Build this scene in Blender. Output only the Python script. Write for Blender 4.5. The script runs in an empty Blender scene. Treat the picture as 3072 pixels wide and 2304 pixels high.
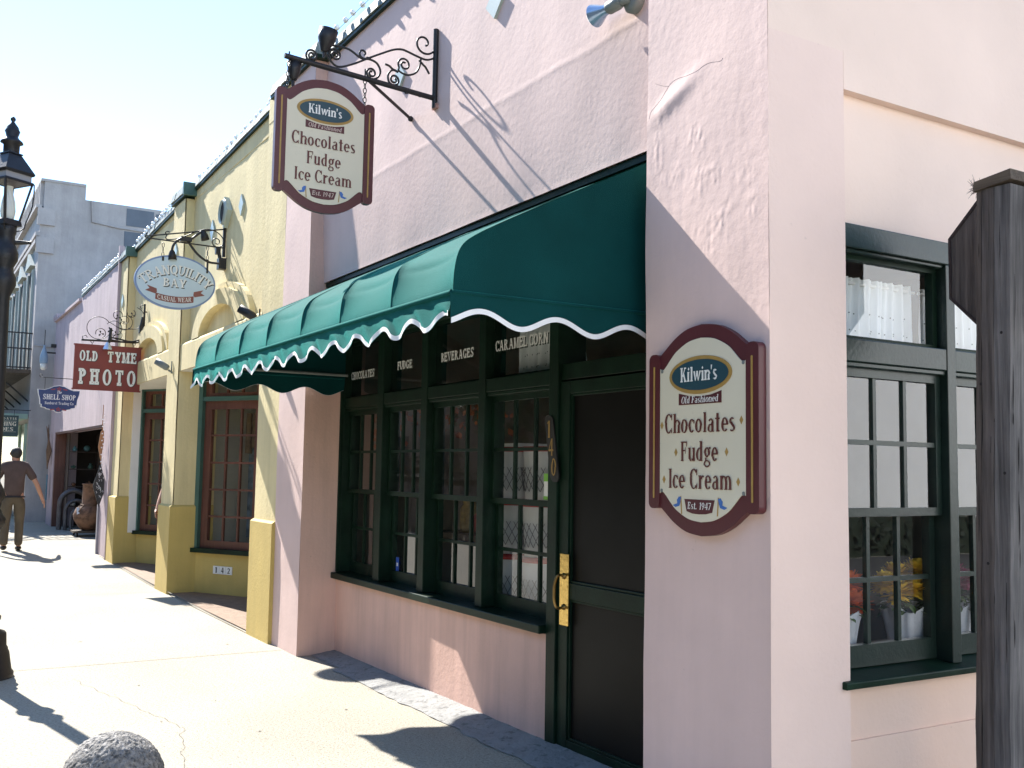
import bpy, math, random
from math import sin, cos, pi, radians as R
from mathutils import Vector, Matrix, noise
random.seed(7)
SC = bpy.context.scene
COL = SC.collection

# ------------------------------------------------------------------ camera
cd = bpy.data.cameras.new('camera'); cam = bpy.data.objects.new('camera', cd); COL.objects.link(cam)
YAW, PIT, ROL = 1.02855, .084538, .016576
fw = Vector((-sin(YAW)*cos(PIT), cos(YAW)*cos(PIT), sin(PIT)))
r0 = Vector((cos(YAW), sin(YAW), 0)); u0 = r0.cross(fw)
rt = r0*cos(ROL)+u0*sin(ROL); up = -r0*sin(ROL)+u0*cos(ROL)
m = Matrix((rt, up, -fw)).transposed().to_4x4(); m.translation = (0, 0, 1.5)
cam.matrix_world = m
cd.sensor_width = 36; cd.lens = 35.83; cd.clip_end = 3000; cd.clip_start = .05
SC.camera = cam
# ------------------------------------------------------------------ world, sun, exposure
SUN = Vector((-1, -.178, .885)).normalized()          # towards the sun
EL = math.asin(SUN.z)
w = bpy.data.worlds.new('World'); SC.world = w; w.use_nodes = True
nt = w.node_tree
bg = nt.nodes['Background']
sky = nt.nodes.new('ShaderNodeTexSky'); sky.sky_type = 'NISHITA'; sky.sun_disc = False
sky.sun_elevation = EL; sky.sun_rotation = math.atan2(SUN.x, SUN.y)
sky.air_density = 1.0; sky.dust_density = 0; sky.ozone_density = 2.8
nt.links.new(sky.outputs[0], bg.inputs[0]); bg.inputs[1].default_value = .13
sl = bpy.data.lights.new('sun', 'SUN'); so = bpy.data.objects.new('sun', sl); COL.objects.link(so)
sl.energy = 5.0; sl.angle = R(.55); sl.color = (1, .955, .88)
so.rotation_euler = (-SUN).to_track_quat('-Z', 'Y').to_euler(); so.location = (-20, -4, 18)
SC.view_settings.view_transform = 'Standard'; SC.view_settings.look = 'None'
SC.view_settings.gamma = 1; SC.view_settings.use_curve_mapping = False
SC.view_settings.exposure = 1.55
SC.render.engine = 'CYCLES'
SC.cycles.max_bounces = 8; SC.cycles.transparent_max_bounces = 16
SC.cycles.use_denoising = True

# ------------------------------------------------------------------ helpers
class MB:
    """collects vertices and faces and links them as ONE mesh object"""
    def __init__(s): s.v = []; s.f = []; s.sm = []
    def add(s, vs, fs, smooth=False):
        o = len(s.v); s.v += [tuple(v) for v in vs]
        s.f += [tuple(i+o for i in f) for f in fs]; s.sm += [smooth]*len(fs); return s
    def box(s, x0, x1, y0, y1, z0, z1):
        return s.hexa([(x0,y0,z0),(x1,y0,z0),(x1,y1,z0),(x0,y1,z0)], [(x0,y0,z1),(x1,y0,z1),(x1,y1,z1),(x0,y1,z1)])
    def hexa(s, a, b):
        return s.add(a+b, [(3,2,1,0),(4,5,6,7),(0,1,5,4),(1,2,6,5),(2,3,7,6),(3,0,4,7)])
    def prism(s, pts, mp, d0, d1, side_smooth=False):
        n = len(pts)
        s.add([mp(u, v, d1) for u, v in pts]+[mp(u, v, d0) for u, v in pts],
              [tuple(range(n)), tuple(range(2*n-1, n-1, -1))])
        s.add([mp(u, v, d1) for u, v in pts]+[mp(u, v, d0) for u, v in pts],
              [(i, i+n, (i+1) % n+n, (i+1) % n) for i in range(n)], side_smooth)
        return s
    def poly(s, pts): return s.add(pts, [tuple(range(len(pts)))])
    def tube(s, pts, r, n=7, cap=True):
        pts = [Vector(p) for p in pts]; k = len(pts)
        rr = r if isinstance(r, (list, tuple)) else [r]*k
        vs = []; pn = None
        for i, p in enumerate(pts):
            t = (pts[min(i+1, k-1)]-pts[max(i-1, 0)])
            t = t.normalized() if t.length > 1e-9 else Vector((0, 0, 1))
            if pn is None:
                a = Vector((0, 0, 1)) if abs(t.z) < .9 else Vector((1, 0, 0)); nn = t.cross(a).normalized()
            else:
                nn = pn-t*pn.dot(t)
                nn = nn.normalized() if nn.length > 1e-6 else t.orthogonal().normalized()
            pn = nn; b = t.cross(nn)
            for j in range(n):
                a = 2*pi*j/n; vs.append(p+(nn*cos(a)+b*sin(a))*rr[i])
        fs = [(i*n+j, i*n+(j+1) % n, (i+1)*n+(j+1) % n, (i+1)*n+j) for i in range(k-1) for j in range(n)]
        s.add(vs, fs, True)
        if cap: s.add([vs[j] for j in range(n)]+[vs[(k-1)*n+j] for j in range(n)], [tuple(range(n-1, -1, -1)), tuple(range(n, 2*n))])
        return s
    def lathe(s, c, prof, n=24, axis=None, sx=1, sy=1, a0=0):
        c = Vector(c); vs = []
        for r, z in prof:
            for j in range(n):
                a = 2*pi*j/n+a0; p = Vector((r*cos(a)*sx, r*sin(a)*sy, z))
                if axis is not None: p = axis @ p
                vs.append(c+p)
        k = len(prof)
        s.add(vs, [(i*n+j, i*n+(j+1) % n, (i+1)*n+(j+1) % n, (i+1)*n+j) for i in range(k-1) for j in range(n)], n > 8)
        s.add(vs[:n]+vs[-n:], [tuple(range(n-1, -1, -1)), tuple(range(n, 2*n))])
        return s
    def sphere(s, c, r, n=14, sx=1, sy=1, sz=1):
        k = max(6, n//2)
        return s.lathe(c, [(r*max(.001, sin(pi*i/k)), -r*sz*cos(pi*i/k)) for i in range(k+1)], n, sx=sx, sy=sy)
    def grid(s, fn, nu, nv, smooth=True):
        vs = [fn(i/nu, j/nv) for j in range(nv+1) for i in range(nu+1)]
        return s.add(vs, [(j*(nu+1)+i, j*(nu+1)+i+1, (j+1)*(nu+1)+i+1, (j+1)*(nu+1)+i) for j in range(nv) for i in range(nu)], smooth)
    def build(s, name, mat, parent=None, bevel=0, **kw):
        me = bpy.data.meshes.new(name); me.from_pydata(s.v, [], s.f); me.update()
        me.polygons.foreach_set('use_smooth', s.sm)
        me.materials.append(mat)
        o = bpy.data.objects.new(name, me); COL.objects.link(o)
        if bevel:
            b = o.modifiers.new('bevel', 'BEVEL'); b.width = bevel; b.segments = 2; b.limit_method = 'ANGLE'; b.angle_limit = R(40)
        if parent is not None: attach(o, parent)
        for k, v in kw.items(): o[k] = v
        return o
def attach(o, parent):
    o.parent = parent
    if parent.type == 'EMPTY': o.matrix_parent_inverse = parent.matrix_basis.inverted()
def thing(name, label, cat, loc=(0, 0, 0), rz=0, group=None):
    o = bpy.data.objects.new(name, None); COL.objects.link(o); o.empty_display_size = .2
    o.matrix_basis = Matrix.Translation(loc) @ Matrix.Rotation(rz, 4, 'Z')
    return tag(o, label, cat, group)
def tag(o, label=None, cat=None, group=None, kind=None):
    for k, v in (('label', label), ('category', cat), ('group', group), ('kind', kind)):
        if v: o[k] = v
    return o
def copy_tree(o, off, parent=None):
    c = o.copy(); COL.objects.link(c)
    if parent is not None: c.parent = parent
    else: c.matrix_basis = Matrix.Translation(off) @ o.matrix_basis
    for ch in [q for q in bpy.data.objects if q.parent == o]: copy_tree(ch, off, c)
    return c
def smooth_path(pts, k=6):
    P = [Vector(p) for p in pts]; out = []
    for i in range(len(P)-1):
        a = P[max(i-1, 0)]; b = P[i]; c = P[i+1]; d = P[min(i+2, len(P)-1)]
        for j in range(k):
            t = j/k
            out.append(.5*((2*b)+(c-a)*t+(2*a-5*b+4*c-d)*t*t+(3*b-a-3*c+d)*t**3))
    out.append(P[-1]); return out
def spiral(c, r0, r1, a0, a1, n=22):
    return [(c[0]+(r0+(r1-r0)*i/n)*cos(R(a0+(a1-a0)*i/n)), c[1]+(r0+(r1-r0)*i/n)*sin(R(a0+(a1-a0)*i/n))) for i in range(n+1)]

# ------------------------------------------------------------------ materials
def mat(name, col, rough=.6, var=.12, vs=3, bump=0, bs=40, metal=0, spec=.5, streak=0, spots=None, coat=0, big=0):
    m = bpy.data.materials.new(name); m.use_nodes = True; n = m.node_tree.nodes; L = m.node_tree.links
    b = n['Principled BSDF']; b.inputs['Roughness'].default_value = rough; b.inputs['Metallic'].default_value = metal
    b.inputs['Specular IOR Level'].default_value = spec
    if coat: b.inputs['Coat Weight'].default_value = coat
    tc = n.new('ShaderNodeTexCoord'); src = tc.outputs['Object']
    def nz(scale, detail=5, vec=None, rgh=.55):
        t = n.new('ShaderNodeTexNoise'); t.inputs['Scale'].default_value = scale; t.inputs['Detail'].default_value = detail
        t.inputs['Roughness'].default_value = rgh
        L.new(vec or src, t.inputs['Vector']); return t.outputs['Fac']
    def ramp(fac, c0, c1, p0=.3, p1=.7):
        r = n.new('ShaderNodeValToRGB'); r.color_ramp.elements[0].position = p0; r.color_ramp.elements[1].position = p1
        r.color_ramp.elements[0].color = (*c0, 1); r.color_ramp.elements[1].color = (*c1, 1); L.new(fac, r.inputs[0]); return r.outputs[0]
    def mul(a, bb, f=1):
        x = n.new('ShaderNodeMix'); x.data_type = 'RGBA'; x.blend_type = 'MULTIPLY'; x.inputs[0].default_value = f
        L.new(a, x.inputs[6]); L.new(bb, x.inputs[7]); return x.outputs[2]
    c = ramp(nz(vs), [k*(1-var) for k in col], [min(1, k*(1+var)) for k in col])
    if streak:
        mp = n.new('ShaderNodeMapping'); mp.inputs['Scale'].default_value = (2.6, 2.6, .22); L.new(src, mp.inputs['Vector'])
        c = mul(c, ramp(nz(2.2, 6, mp.outputs[0], .7), (1-streak,)*3, (1, 1, 1), .35, .6))
    if big: c = mul(c, ramp(nz(.7, 4), (1-big,)*3, (1, 1, 1), .35, .65))
    if spots:
        sc_, lo, amt = spots
        c = mul(c, ramp(nz(sc_, 3), (1-amt,)*3, (1, 1, 1), lo, lo+.08))
    L.new(c, b.inputs['Base Color'])
    if bump:
        bp = n.new('ShaderNodeBump'); bp.inputs['Strength'].default_value = bump; bp.inputs['Distance'].default_value = .02
        L.new(nz(bs, 6), bp.inputs['Height']); L.new(bp.outputs[0], b.inputs['Normal'])
    return m
def wood_mat(name, c0, c1, axis='Z', rough=.75, bump=.5):
    m = bpy.data.materials.new(name); m.use_nodes = True; n = m.node_tree.nodes; L = m.node_tree.links
    b = n['Principled BSDF']; b.inputs['Roughness'].default_value = rough
    tc = n.new('ShaderNodeTexCoord'); mp = n.new('ShaderNodeMapping'); L.new(tc.outputs['Object'], mp.inputs[0])
    s = {'Z': (45, 45, 1.6), 'X': (1.6, 45, 45), 'Y': (45, 1.6, 45)}[axis]; mp.inputs['Scale'].default_value = s
    t = n.new('ShaderNodeTexNoise'); t.inputs['Scale'].default_value = 1.0; t.inputs['Detail'].default_value = 8; t.inputs['Roughness'].default_value = .7
    L.new(mp.outputs[0], t.inputs['Vector'])
    r = n.new('ShaderNodeValToRGB'); r.color_ramp.elements[0].color = (*c0, 1); r.color_ramp.elements[1].color = (*c1, 1)
    r.color_ramp.elements[0].position = .3; r.color_ramp.elements[1].position = .72
    L.new(t.outputs['Fac'], r.inputs[0])
    t2 = n.new('ShaderNodeTexNoise'); t2.inputs['Scale'].default_value = 2.5; t2.inputs['Detail'].default_value = 4; L.new(tc.outputs['Object'], t2.inputs['Vector'])
    x = n.new('ShaderNodeMix'); x.data_type = 'RGBA'; x.blend_type = 'OVERLAY'; x.inputs[0].default_value = .7
    L.new(r.outputs[0], x.inputs[6]); L.new(t2.outputs['Fac'], x.inputs[7]); L.new(x.outputs[2], b.inputs['Base Color'])
    bp = n.new('ShaderNodeBump'); bp.inputs['Strength'].default_value = bump; bp.inputs['Distance'].default_value = .01
    L.new(t.outputs['Fac'], bp.inputs['Height']); L.new(bp.outputs[0], b.inputs['Normal']); return m
def glass_mat(name, tint=(.93, .95, .94), k=1.7, rough=0.0):
    m = bpy.data.materials.new(name); m.use_nodes = True; n = m.node_tree.nodes; L = m.node_tree.links
    n.remove(n['Principled BSDF']); out = n['Material Output']
    tr = n.new('ShaderNodeBsdfTransparent'); tr.inputs[0].default_value = (*tint, 1)
    gl = n.new('ShaderNodeBsdfGlossy'); gl.inputs['Roughness'].default_value = rough; gl.inputs[0].default_value = (.97, .98, 1, 1)
    tc = n.new('ShaderNodeTexCoord'); t = n.new('ShaderNodeTexNoise'); t.inputs['Scale'].default_value = 1.8; t.inputs['Detail'].default_value = 1
    L.new(tc.outputs['Object'], t.inputs['Vector'])
    bp = n.new('ShaderNodeBump'); bp.inputs['Strength'].default_value = .12; bp.inputs['Distance'].default_value = .02
    L.new(t.outputs['Fac'], bp.inputs['Height']); L.new(bp.outputs[0], gl.inputs['Normal'])
    ge = n.new('ShaderNodeNewGeometry')            # same reflectance from either side of the thin pane
    dt = n.new('ShaderNodeVectorMath'); dt.operation = 'DOT_PRODUCT'; L.new(ge.outputs['Normal'], dt.inputs[0]); L.new(ge.outputs['Incoming'], dt.inputs[1])
    def mth(op, a, b):
        x = n.new('ShaderNodeMath'); x.operation = op; x.use_clamp = True
        for q, v in enumerate((a, b)):
            if v is None: continue
            if isinstance(v, (int, float)): x.inputs[q].default_value = v
            else: L.new(v, x.inputs[q])
        return x
    ab = n.new('ShaderNodeMath'); ab.operation = 'ABSOLUTE'; L.new(dt.outputs['Value'], ab.inputs[0])
    om = mth('SUBTRACT', 1.0, ab.outputs[0]); p5 = mth('POWER', om.outputs[0], 5.0); sc5 = mth('MULTIPLY', p5.outputs[0], .96); ad = mth('ADD', sc5.outputs[0], .04); ma = mth('MULTIPLY', ad.outputs[0], k)
    mx = n.new('ShaderNodeMixShader'); L.new(ma.outputs[0], mx.inputs[0]); L.new(tr.outputs[0], mx.inputs[1]); L.new(gl.outputs[0], mx.inputs[2])
    L.new(mx.outputs[0], out.inputs[0]); return m
PINK = mat('pink_stucco', (.72, .535, .49), .85, .05, 2.2, .09, 30, streak=.045, big=.10, spots=(38, .2, .2))
PINKS = mat('pink_side_stucco', (.785, .595, .515), .85, .04, 1.6, .10, 50, spots=(24, .2, .15), big=.04)
PINKBOUNCE = mat('pink_bounce_stucco', (.74, .475, .39), .85, .06, 2.2, .12, 40, streak=.15, big=.06, spots=(30, .22, .25))  # recess pink with warm ground bounce painted into its colour
PEACH = mat('peach_stucco', (.80, .585, .475), .85, .05, 1.6, .12, 50, spots=(26, .2, .2), big=.07)
CREAMS = mat('cream_pink_stucco', (.81, .63, .53), .85, .04, 1.4, .10, 50, spots=(22, .2, .12), big=.05)
YEL = mat('yellow_stucco', (.73, .61, .33), .85, .06, 2.5, .2, 30, streak=.14, big=.05)
YELD = mat('yellow_plinth', (.55, .41, .13), .8, .06, 3, .15, 40, streak=.08)
PURP = mat('mauve_stucco', (.48, .385, .405), .85, .06, 2.5, .2, 25, streak=.16)
WHT = mat('white_painted_brick', (.45, .42, .41), .85, .09, 3, .3, 20, streak=.12, big=.18)
CREAM = mat('cream_plaster', (.72, .70, .62), .7, .04)
CONC = mat('concrete', (.375, .342, .275), .9, .18, 55, .5, 110, spots=(70, .36, .35), big=.16)
STRIP = mat('grey_cement', (.25, .25, .245), .9, .14, 9, .6, 30, spots=(20, .34, .4))
BRICKF = mat('brown_floor', (.20, .13, .085), .8, .2, 12, .3, 40)
ASPH = mat('asphalt', (.035, .035, .035), .9, .2, 30, .4, 90)
COP = mat('green_slate', (.21, .245, .23), .6, .25, 14, .3, 40, streak=.15)
DKG = mat('dark_green_paint', (.006, .020, .011), .45, .35, 6, .06, 60, spec=.16)
DKGS = mat('green_side_paint', (.010, .022, .017), .32, .25, 6, .08, 50, spec=.5)
JADE = mat('blue_green_paint', (.05, .115, .095), .5, .12, 5, .05, 40)
FAB = mat('green_canvas', (.0033, .041, .041), .85, .2, 2.2, .2, 220)
fb_ = FAB.node_tree.nodes['Principled BSDF']; fb_.inputs['Sheen Weight'].default_value = .40; fb_.inputs['Sheen Roughness'].default_value = .45; fb_.inputs['Sheen Tint'].default_value = (.05, .62, .55, 1); fb_.inputs['Specular IOR Level'].default_value = .08
FABW = mat('white_binding', (.78, .78, .78), .8, .06, 20, .1, 200)
SCREEN = mat('dark_screen_mesh', (.007, .0068, .006), .42, .3, 3, spec=.12)
BRASS = mat('brass', (.80, .56, .18), .22, .1, 8, .05, 30, metal=1)
IRON = mat('black_iron', (.012, .011, .012), .5, .2, 20, .1, 60)
BROWN = wood_mat('brown_window_wood', (.085, .028, .018), (.15, .06, .04), 'Z', .5, .15)
GREYW = wood_mat('weathered_wood', (.030, .024, .022), (.150, .128, .118), 'Z', .85, .9)
GREYW1 = wood_mat('weathered_brown_wood', (.034, .025, .021), (.135, .108, .093), 'Z', .85, .9)
GREYW3 = wood_mat('weathered_bounce_wood', (.042, .039, .040), (.20, .185, .18), 'Z', .85, .9)  # greyer board, its colour also lightened to imitate bounce on the right face
CAPW = wood_mat('cap_wood', (.05, .035, .025), (.13, .10, .07), 'X', .8, .6)
GLASS = glass_mat('window_glass'); GLASSS = glass_mat('side_window_glass', (.95, .96, .96), 2.5)
BULB = mat('frosted_bulb', (.92, .92, .9), .25, .01, 3, spec=.6)
MAROON = mat('maroon_paint', (.085, .016, .020), .4, .1, 4, .03, 60)
SIGNC = mat('sign_cream', (.66, .61, .47), .5, .03, 3, spots=(22, .22, .12))
LETM = mat('maroon_letters', (.11, .022, .018), .45, .05)
GOLD = mat('gold_paint', (.36, .22, .055), .5, .1, 20)
TEALS = mat('sign_teal', (.012, .055, .075), .45, .06)
LETW = mat('white_letters', (.78, .78, .74), .5, .03)
LETS = mat('sign_pale_letters', (.55, .44, .38), .5, .1)
BLUEF = mat('flag_blue', (.04, .14, .42), .5, .08)
PALEB = mat('pale_blue_sign', (.50, .62, .70), .5, .04, 2, spots=(10, .22, .08))
BLUEB = mat('blue_rim', (.19, .27, .45), .5, .06)
BLACKL = mat('black_letters', (.02, .02, .02), .5, .05)
REDB = mat('red_brown_sign', (.20, .030, .024), .5, .1, 3, spots=(18, .22, .15))
SHELLB = mat('shell_sign_blue', (.025, .05, .15), .5, .08)
REDO = mat('red_ornament', (.30, .04, .05), .5, .08)
DGSIGN = mat('dark_green_sign', (.025, .06, .06), .5, .08)
GREYM = mat('grey_metal', (.16, .18, .17), .5, .15, 10, .1, 50)
BLUEM = mat('pale_blue_metal', (.26, .36, .46), .45, .1)
TILE = mat('grey_green_tile', (.40, .46, .42), .35, .08)
INT = mat('interior_wall', (.22, .17, .13), .8, .2, 2)
INTF = mat('interior_floor', (.07, .05, .04), .6, .2, 3)
LACE = mat('lace_curtain', (.82, .83, .82), .9, .03, 8)
BUCK = mat('white_plastic', (.74, .73, .74), .4, .03)
LATT = mat('grey_lattice', (.16, .15, .17), .5, .05)
REDP = mat('red_plastic', (.45, .03, .03), .45, .05)
SLAT = mat('slat_board', (.50, .48, .42), .7, .05)
FOIL = mat('grey_foil_wrap', (.72, .72, .74), .35, .1, 10, .3, 20, metal=.15)
LEAF = mat('flower_leaf', (.07, .12, .025), .6, .3, 30)
YFL = mat('yellow_petals', (.88, .56, .04), .7, .2, 20)
OFL = mat('orange_petals', (.85, .16, .02), .7, .15, 20)
MFL = mat('magenta_petals', (.40, .05, .13), .7, .2, 20)
PEB = mat('pebble_concrete', (.21, .20, .19), .8, .55, 45, 1.0, 55, spots=(60, .36, .55))
SKIN = mat('skin', (.45, .24, .16), .55, .06, 20)
SHIRT = mat('brown_shirt', (.085, .056, .048), .85, .12, 10, .2, 30)
TROU = mat('khaki_trousers', (.105, .08, .05), .85, .12, 10, .2, 25)
HAIR = mat('dark_hair', (.03, .027, .025), .6, .3, 40, .5, 80)
SHOE = mat('dark_shoe', (.02, .017, .015), .5, .1)
BLACKC = mat('black_cloth', (.02, .02, .024), .8, .1)
TERRA = mat('terracotta', (.20, .105, .06), .75, .3, 7, .4, 20, spots=(9, .4, .4))
RUST = mat('grey_rusted_metal', (.115, .10, .095), .6, .35, 9, .3, 25)
CORD = mat('rope_brown', (.16, .09, .05), .8, .3, 20)
TURQ = mat('turquoise_paint', (.05, .16, .22), .6, .2, 8)
COPR = mat('copper_cutout', (.30, .14, .05), .45, .2, 8)
BARK = mat('bark', (.10, .075, .055), .9, .3, 8, .8, 15)
TREEL = mat('tree_leaves', (.045, .085, .022), .6, .45, .9)
PALML = mat('palm_leaves', (.06, .10, .025), .5, .3, 2)
OPPW = mat('white_wall_opposite', (.80, .79, .77), .85, .03, 1.5, .1, 20)
HEDGE = mat('hedge_leaves', (.012, .02, .009), .7, .4, 5)
TANB = mat('tan_building', (.22, .17, .13), .85, .08, 2)
STIG = mat('sticker_green', (.20, .50, .06), .5, .03)
STIB = mat('sticker_blue', (.02, .09, .45), .5, .05)
STIR = mat('sticker_red', (.55, .03, .03), .5, .05)
PAPER = mat('paper_white', (.78, .78, .76), .6, .02)
BLACKHOLE = mat('dark_opening', (.012, .012, .012), .9, .2)
LAMPGL = glass_mat('lantern_glass', (.95, .97, .97), 1.2)
MILK = mat('milk_glass', (.80, .78, .70), .3, .02)
WHITEP = mat('white_paint', (.74, .73, .70), .6, .04)

# ------------------------------------------------------------------ lettering: serif glyphs made of flat strokes
def glyph(c, S=.20, T=.075, SE=.07, SH=.06):
    P = []
    def rc(x0, y0, x1, y1): P.append([(x0, y0), (x1, y0), (x1, y1), (x0, y1)])
    def pg(*a): P.append(list(a))
    def stem(x, y0, y1, f='bt', wd=None):
        wd = wd or S; rc(x, y0, x+wd, y1)
        if 'b' in f: rc(x-SE, y0, x+wd+SE, y0+SH)
        if 't' in f: rc(x-SE, y1-SH, x+wd+SE, y1)
        if 'l' in f: rc(x-SE, y1-SH, x+wd, y1)
    def ring(cx, cy, rx, ry, a0=0, a1=360, wv=None, wh=None, n=26):
        wv = wv or S; wh = wh or T; n = max(6, int(n*abs(a1-a0)/360))
        pt = lambda i, k: (cx+(rx-k*wv)*cos(R(a0+(a1-a0)*i/n)), cy+(ry-k*wh)*sin(R(a0+(a1-a0)*i/n)))
        for i in range(n): P.append([pt(i, 0), pt(i+1, 0), pt(i+1, 1), pt(i, 1)])
    X = .68
    if c == ' ': return .32, P
    if c == '.': rc(.03, 0, .03+S, S*.95); return S+.1, P
    if c in "'’": pg((.05, 1), (.05+S*.8, 1), (.05+S*.45, .68), (.08, .68)); return S*.8+.1, P
    if c == 'A':
        pg((.30, 1), (.30+S, 1), (.62+S, 0), (.62, 0)); pg((.30, 1), (.36, 1), (.12+T, 0), (.12, 0))
        rc(.20, .30, .58, .30+T); rc(.03, 0, .27, SH); rc(.62-SE, 0, .62+S+SE, SH); return .70+S, P
    if c == 'B':
        stem(.06, 0, 1, 'bt'); ring(.28, .755, .30, .245, -90, 90, S*.9); ring(.28, .27, .36, .27, -90, 90)
        rc(.06+S, 0, .30, T); rc(.06+S, 1-T, .30, 1); rc(.06+S, .51, .30, .51+T); return .72, P
    if c in 'CG':
        ring(.40, .5, .38, .52, 42, 318); rc(.64, .68, .64+T, 1.0)
        if c == 'G': stem(.52, .0, .46, 't'); return .82, P
        rc(.64, .0, .64+T, .26); return .76, P
    if c == 'D':
        stem(.06, 0, 1); ring(.28, .5, .46, .5, -90, 90); rc(.06+S, 0, .30, T); rc(.06+S, 1-T, .30, 1); return .80, P
    if c in 'EF':
        stem(.06, 0, 1); rc(.2, 1-T, .60, 1); rc(.2, .5, .48, .5+T); rc(.56, .74, .56+T, 1); rc(.46, .38, .46+T*.8, .70)
        if c == 'E': rc(.2, 0, .64, T); rc(.60, 0, .60+T, .28); return .74, P
        return .68, P
    if c == 'H': stem(.08, 0, 1); stem(.52, 0, 1); rc(.2, .48, .6, .48+T); return .60+S, P
    if c == 'I': stem(.08, 0, 1); return .16+S, P
    if c == 'K':
        stem(.08, 0, 1); pg((.26, .40), (.26+T, .36), (.66, 1), (.58, 1)); pg((.34, .60), (.48, .66), (.56+S, 0), (.56, 0))
        rc(.50, 1-SH, .76, 1); rc(.52, 0, .60+S+SE*.5, SH); return .64+S, P
    if c == 'L': stem(.06, 0, 1); rc(.2, 0, .60, T); rc(.56, 0, .56+T, .32); return .68, P
    if c == 'M':
        stem(.07, 0, 1, 'bt', T*1.3); stem(.68, 0, 1); pg((.07, 1), (.07+S, 1), (.50, .0), (.40, 0)); pg((.70, 1), (.70+T, 1), (.47, 0), (.42, .0)); return .76+S, P
    if c == 'N': stem(.07, 0, 1, 'bt', T*1.2); stem(.60, 0, 1, 't', T*1.2); pg((.05, 1), (.05+S*1.1, 1), (.60+T, 0), (.50, 0)); return .76, P
    if c == 'O': ring(.42, .5, .40, .52); return .84, P
    if c == 'Q': ring(.42, .5, .40, .52); pg((.40, .22), (.54, .26), (.84, -.16), (.66, -.16)); return .86, P
    if c in 'PR':
        stem(.06, 0, 1); ring(.28, .73, .36, .27, -90, 90); rc(.06+S, 1-T, .30, 1); rc(.06+S, .46, .30, .46+T)
        if c == 'R': pg((.30, .50), (.44, .52), (.58+S, 0), (.58, 0)); rc(.56, 0, .66+S, SH); return .70+S*.9, P
        return .70, P
    if c == 'S':
        ring(.34, .745, .29, .275, 35, 262, S*.9); ring(.34, .255, .31, .275, -145, 85, S*.9)
        pg((.10, .60), (.30, .68), (.60, .40), (.40, .32)); rc(.53, .68, .53+T, 1.0); rc(.03, 0, .03+T, .30); return .70, P
    if c == 'T':
        stem(.30, 0, 1, 'b'); rc(.04, 1-T, .76-.0+.0, 1); rc(.04, .72, .04+T, 1); rc(.76-T, .72, .76, 1); return .80, P
    if c == 'U': stem(.07, .3, 1, 't'); stem(.58, .3, 1, 't', T*1.2); ring(.07+.29, .32, .29, .34, 180, 360, S*.85); return .76, P
    if c == 'V': pg((.06, 1), (.06+S, 1), (.47, 0), (.38, 0)); pg((.66, 1), (.66+T, 1), (.46, 0), (.40, 0)); rc(0, 1-SH, .12+S+SE, 1); rc(.56, 1-SH, .82, 1); return .80, P
    if c == 'W':
        for d in (0, .42): pg((.06+d, 1), (.06+d+S, 1), (.38+d, 0), (.30+d, 0)); pg((.52+d, 1), (.52+d+T, 1), (.37+d, 0), (.32+d, 0))
        rc(0, 1-SH, .12+S+SE, 1); rc(.88, 1-SH, 1.08, 1); return 1.08, P
    if c == 'Y': pg((.05, 1), (.05+S, 1), (.34+S, .45), (.30, .45)); pg((.66, 1), (.66+T, 1), (.38+S, .45), (.36, .45)); stem(.30, 0, .48, 'b'); rc(0, 1-SH, .10+S+SE, 1); rc(.56, 1-SH, .80, 1); return .80, P
    # lower case
    if c == 'a': stem(.36, 0, X*.72, 'r'); ring(.29, .19, .26, .21, 60, 300, S*.85); ring(.32, X-.23, .24, .23, 0, 150, S*.8); rc(.34, .36, .40, .36+T); rc(.36, 0, .62, SH); return .64, P
    if c == 'b': stem(.08, 0, 1, 'l'); ring(.30, X/2, .34, X/2, -110, 110); return .68, P
    if c == 'c': ring(.32, X/2, .30, X/2+.01, 45, 315); rc(.46, X-.22, .46+T*1.3, X-.04); return .56, P
    if c == 'd': stem(.40, 0, 1, 'l'); ring(.36, X/2, .34, X/2, 70, 290); rc(.40, 0, .40+S+SE, SH); return .70, P
    if c == 'e': ring(.32, X/2, .30, X/2+.01, 0, 318); rc(.08, X/2-.02, .60, X/2-.02+T); return .62, P
    if c == 'f': stem(.12, 0, .78, 'b'); ring(.12+.22, .76, .22, .25, 70, 180, S); rc(.02, X-.05, .44, X+.01); return .46, P
    if c == 'g': ring(.30, .44, .27, .25); ring(.30, -.13, .30, .19, wv=S*.7); pg((.10, .16), (.22, .2), (.24, .04), (.12, .02)); rc(.48, .60, .64, .70); return .64, P
    if c == 'h': stem(.07, 0, 1, 'bl'); stem(.46, 0, X*.6, 'b'); ring(.07+S*.5+.24, X*.6, .30, X*.41, 0, 150, S); return .58+S*.6, P
    if c == 'i': stem(.08, 0, X, 'bl'); pg((.08, .86), (.08+S/2, .99), (.08+S, .86), (.08+S/2, .76)); return .16+S, P
    if c == 'l': stem(.08, 0, 1, 'bl'); return .16+S, P
    if c == 'm':
        stem(.07, 0, X, 'bl')
        for d in (.38, .74): stem(.07+d, 0, X*.6, 'b'); ring(d-.02, X*.6, .09+S, X*.41, 0, 150, S)
        return .84+S*.8, P
    if c == 'n': stem(.07, 0, X, 'bl'); stem(.46, 0, X*.6, 'b'); ring(.07+S*.5+.24, X*.6, .30, X*.41, 0, 150, S); return .58+S*.6, P
    if c == 'o': ring(.33, X/2, .31, X/2+.015); return .66, P
    if c == 'r': stem(.07, 0, X, 'bl'); ring(.40, X-.20, .20, .20, 40, 180, S*.9); return .52, P
    if c == 's': ring(.27, X*.745, .22, X*.27, 35, 255, S*.8); ring(.27, X*.255, .24, X*.275, -145, 85, S*.8); pg((.08, X*.6), (.24, X*.7), (.46, X*.4), (.30, X*.3)); return .56, P
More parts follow.
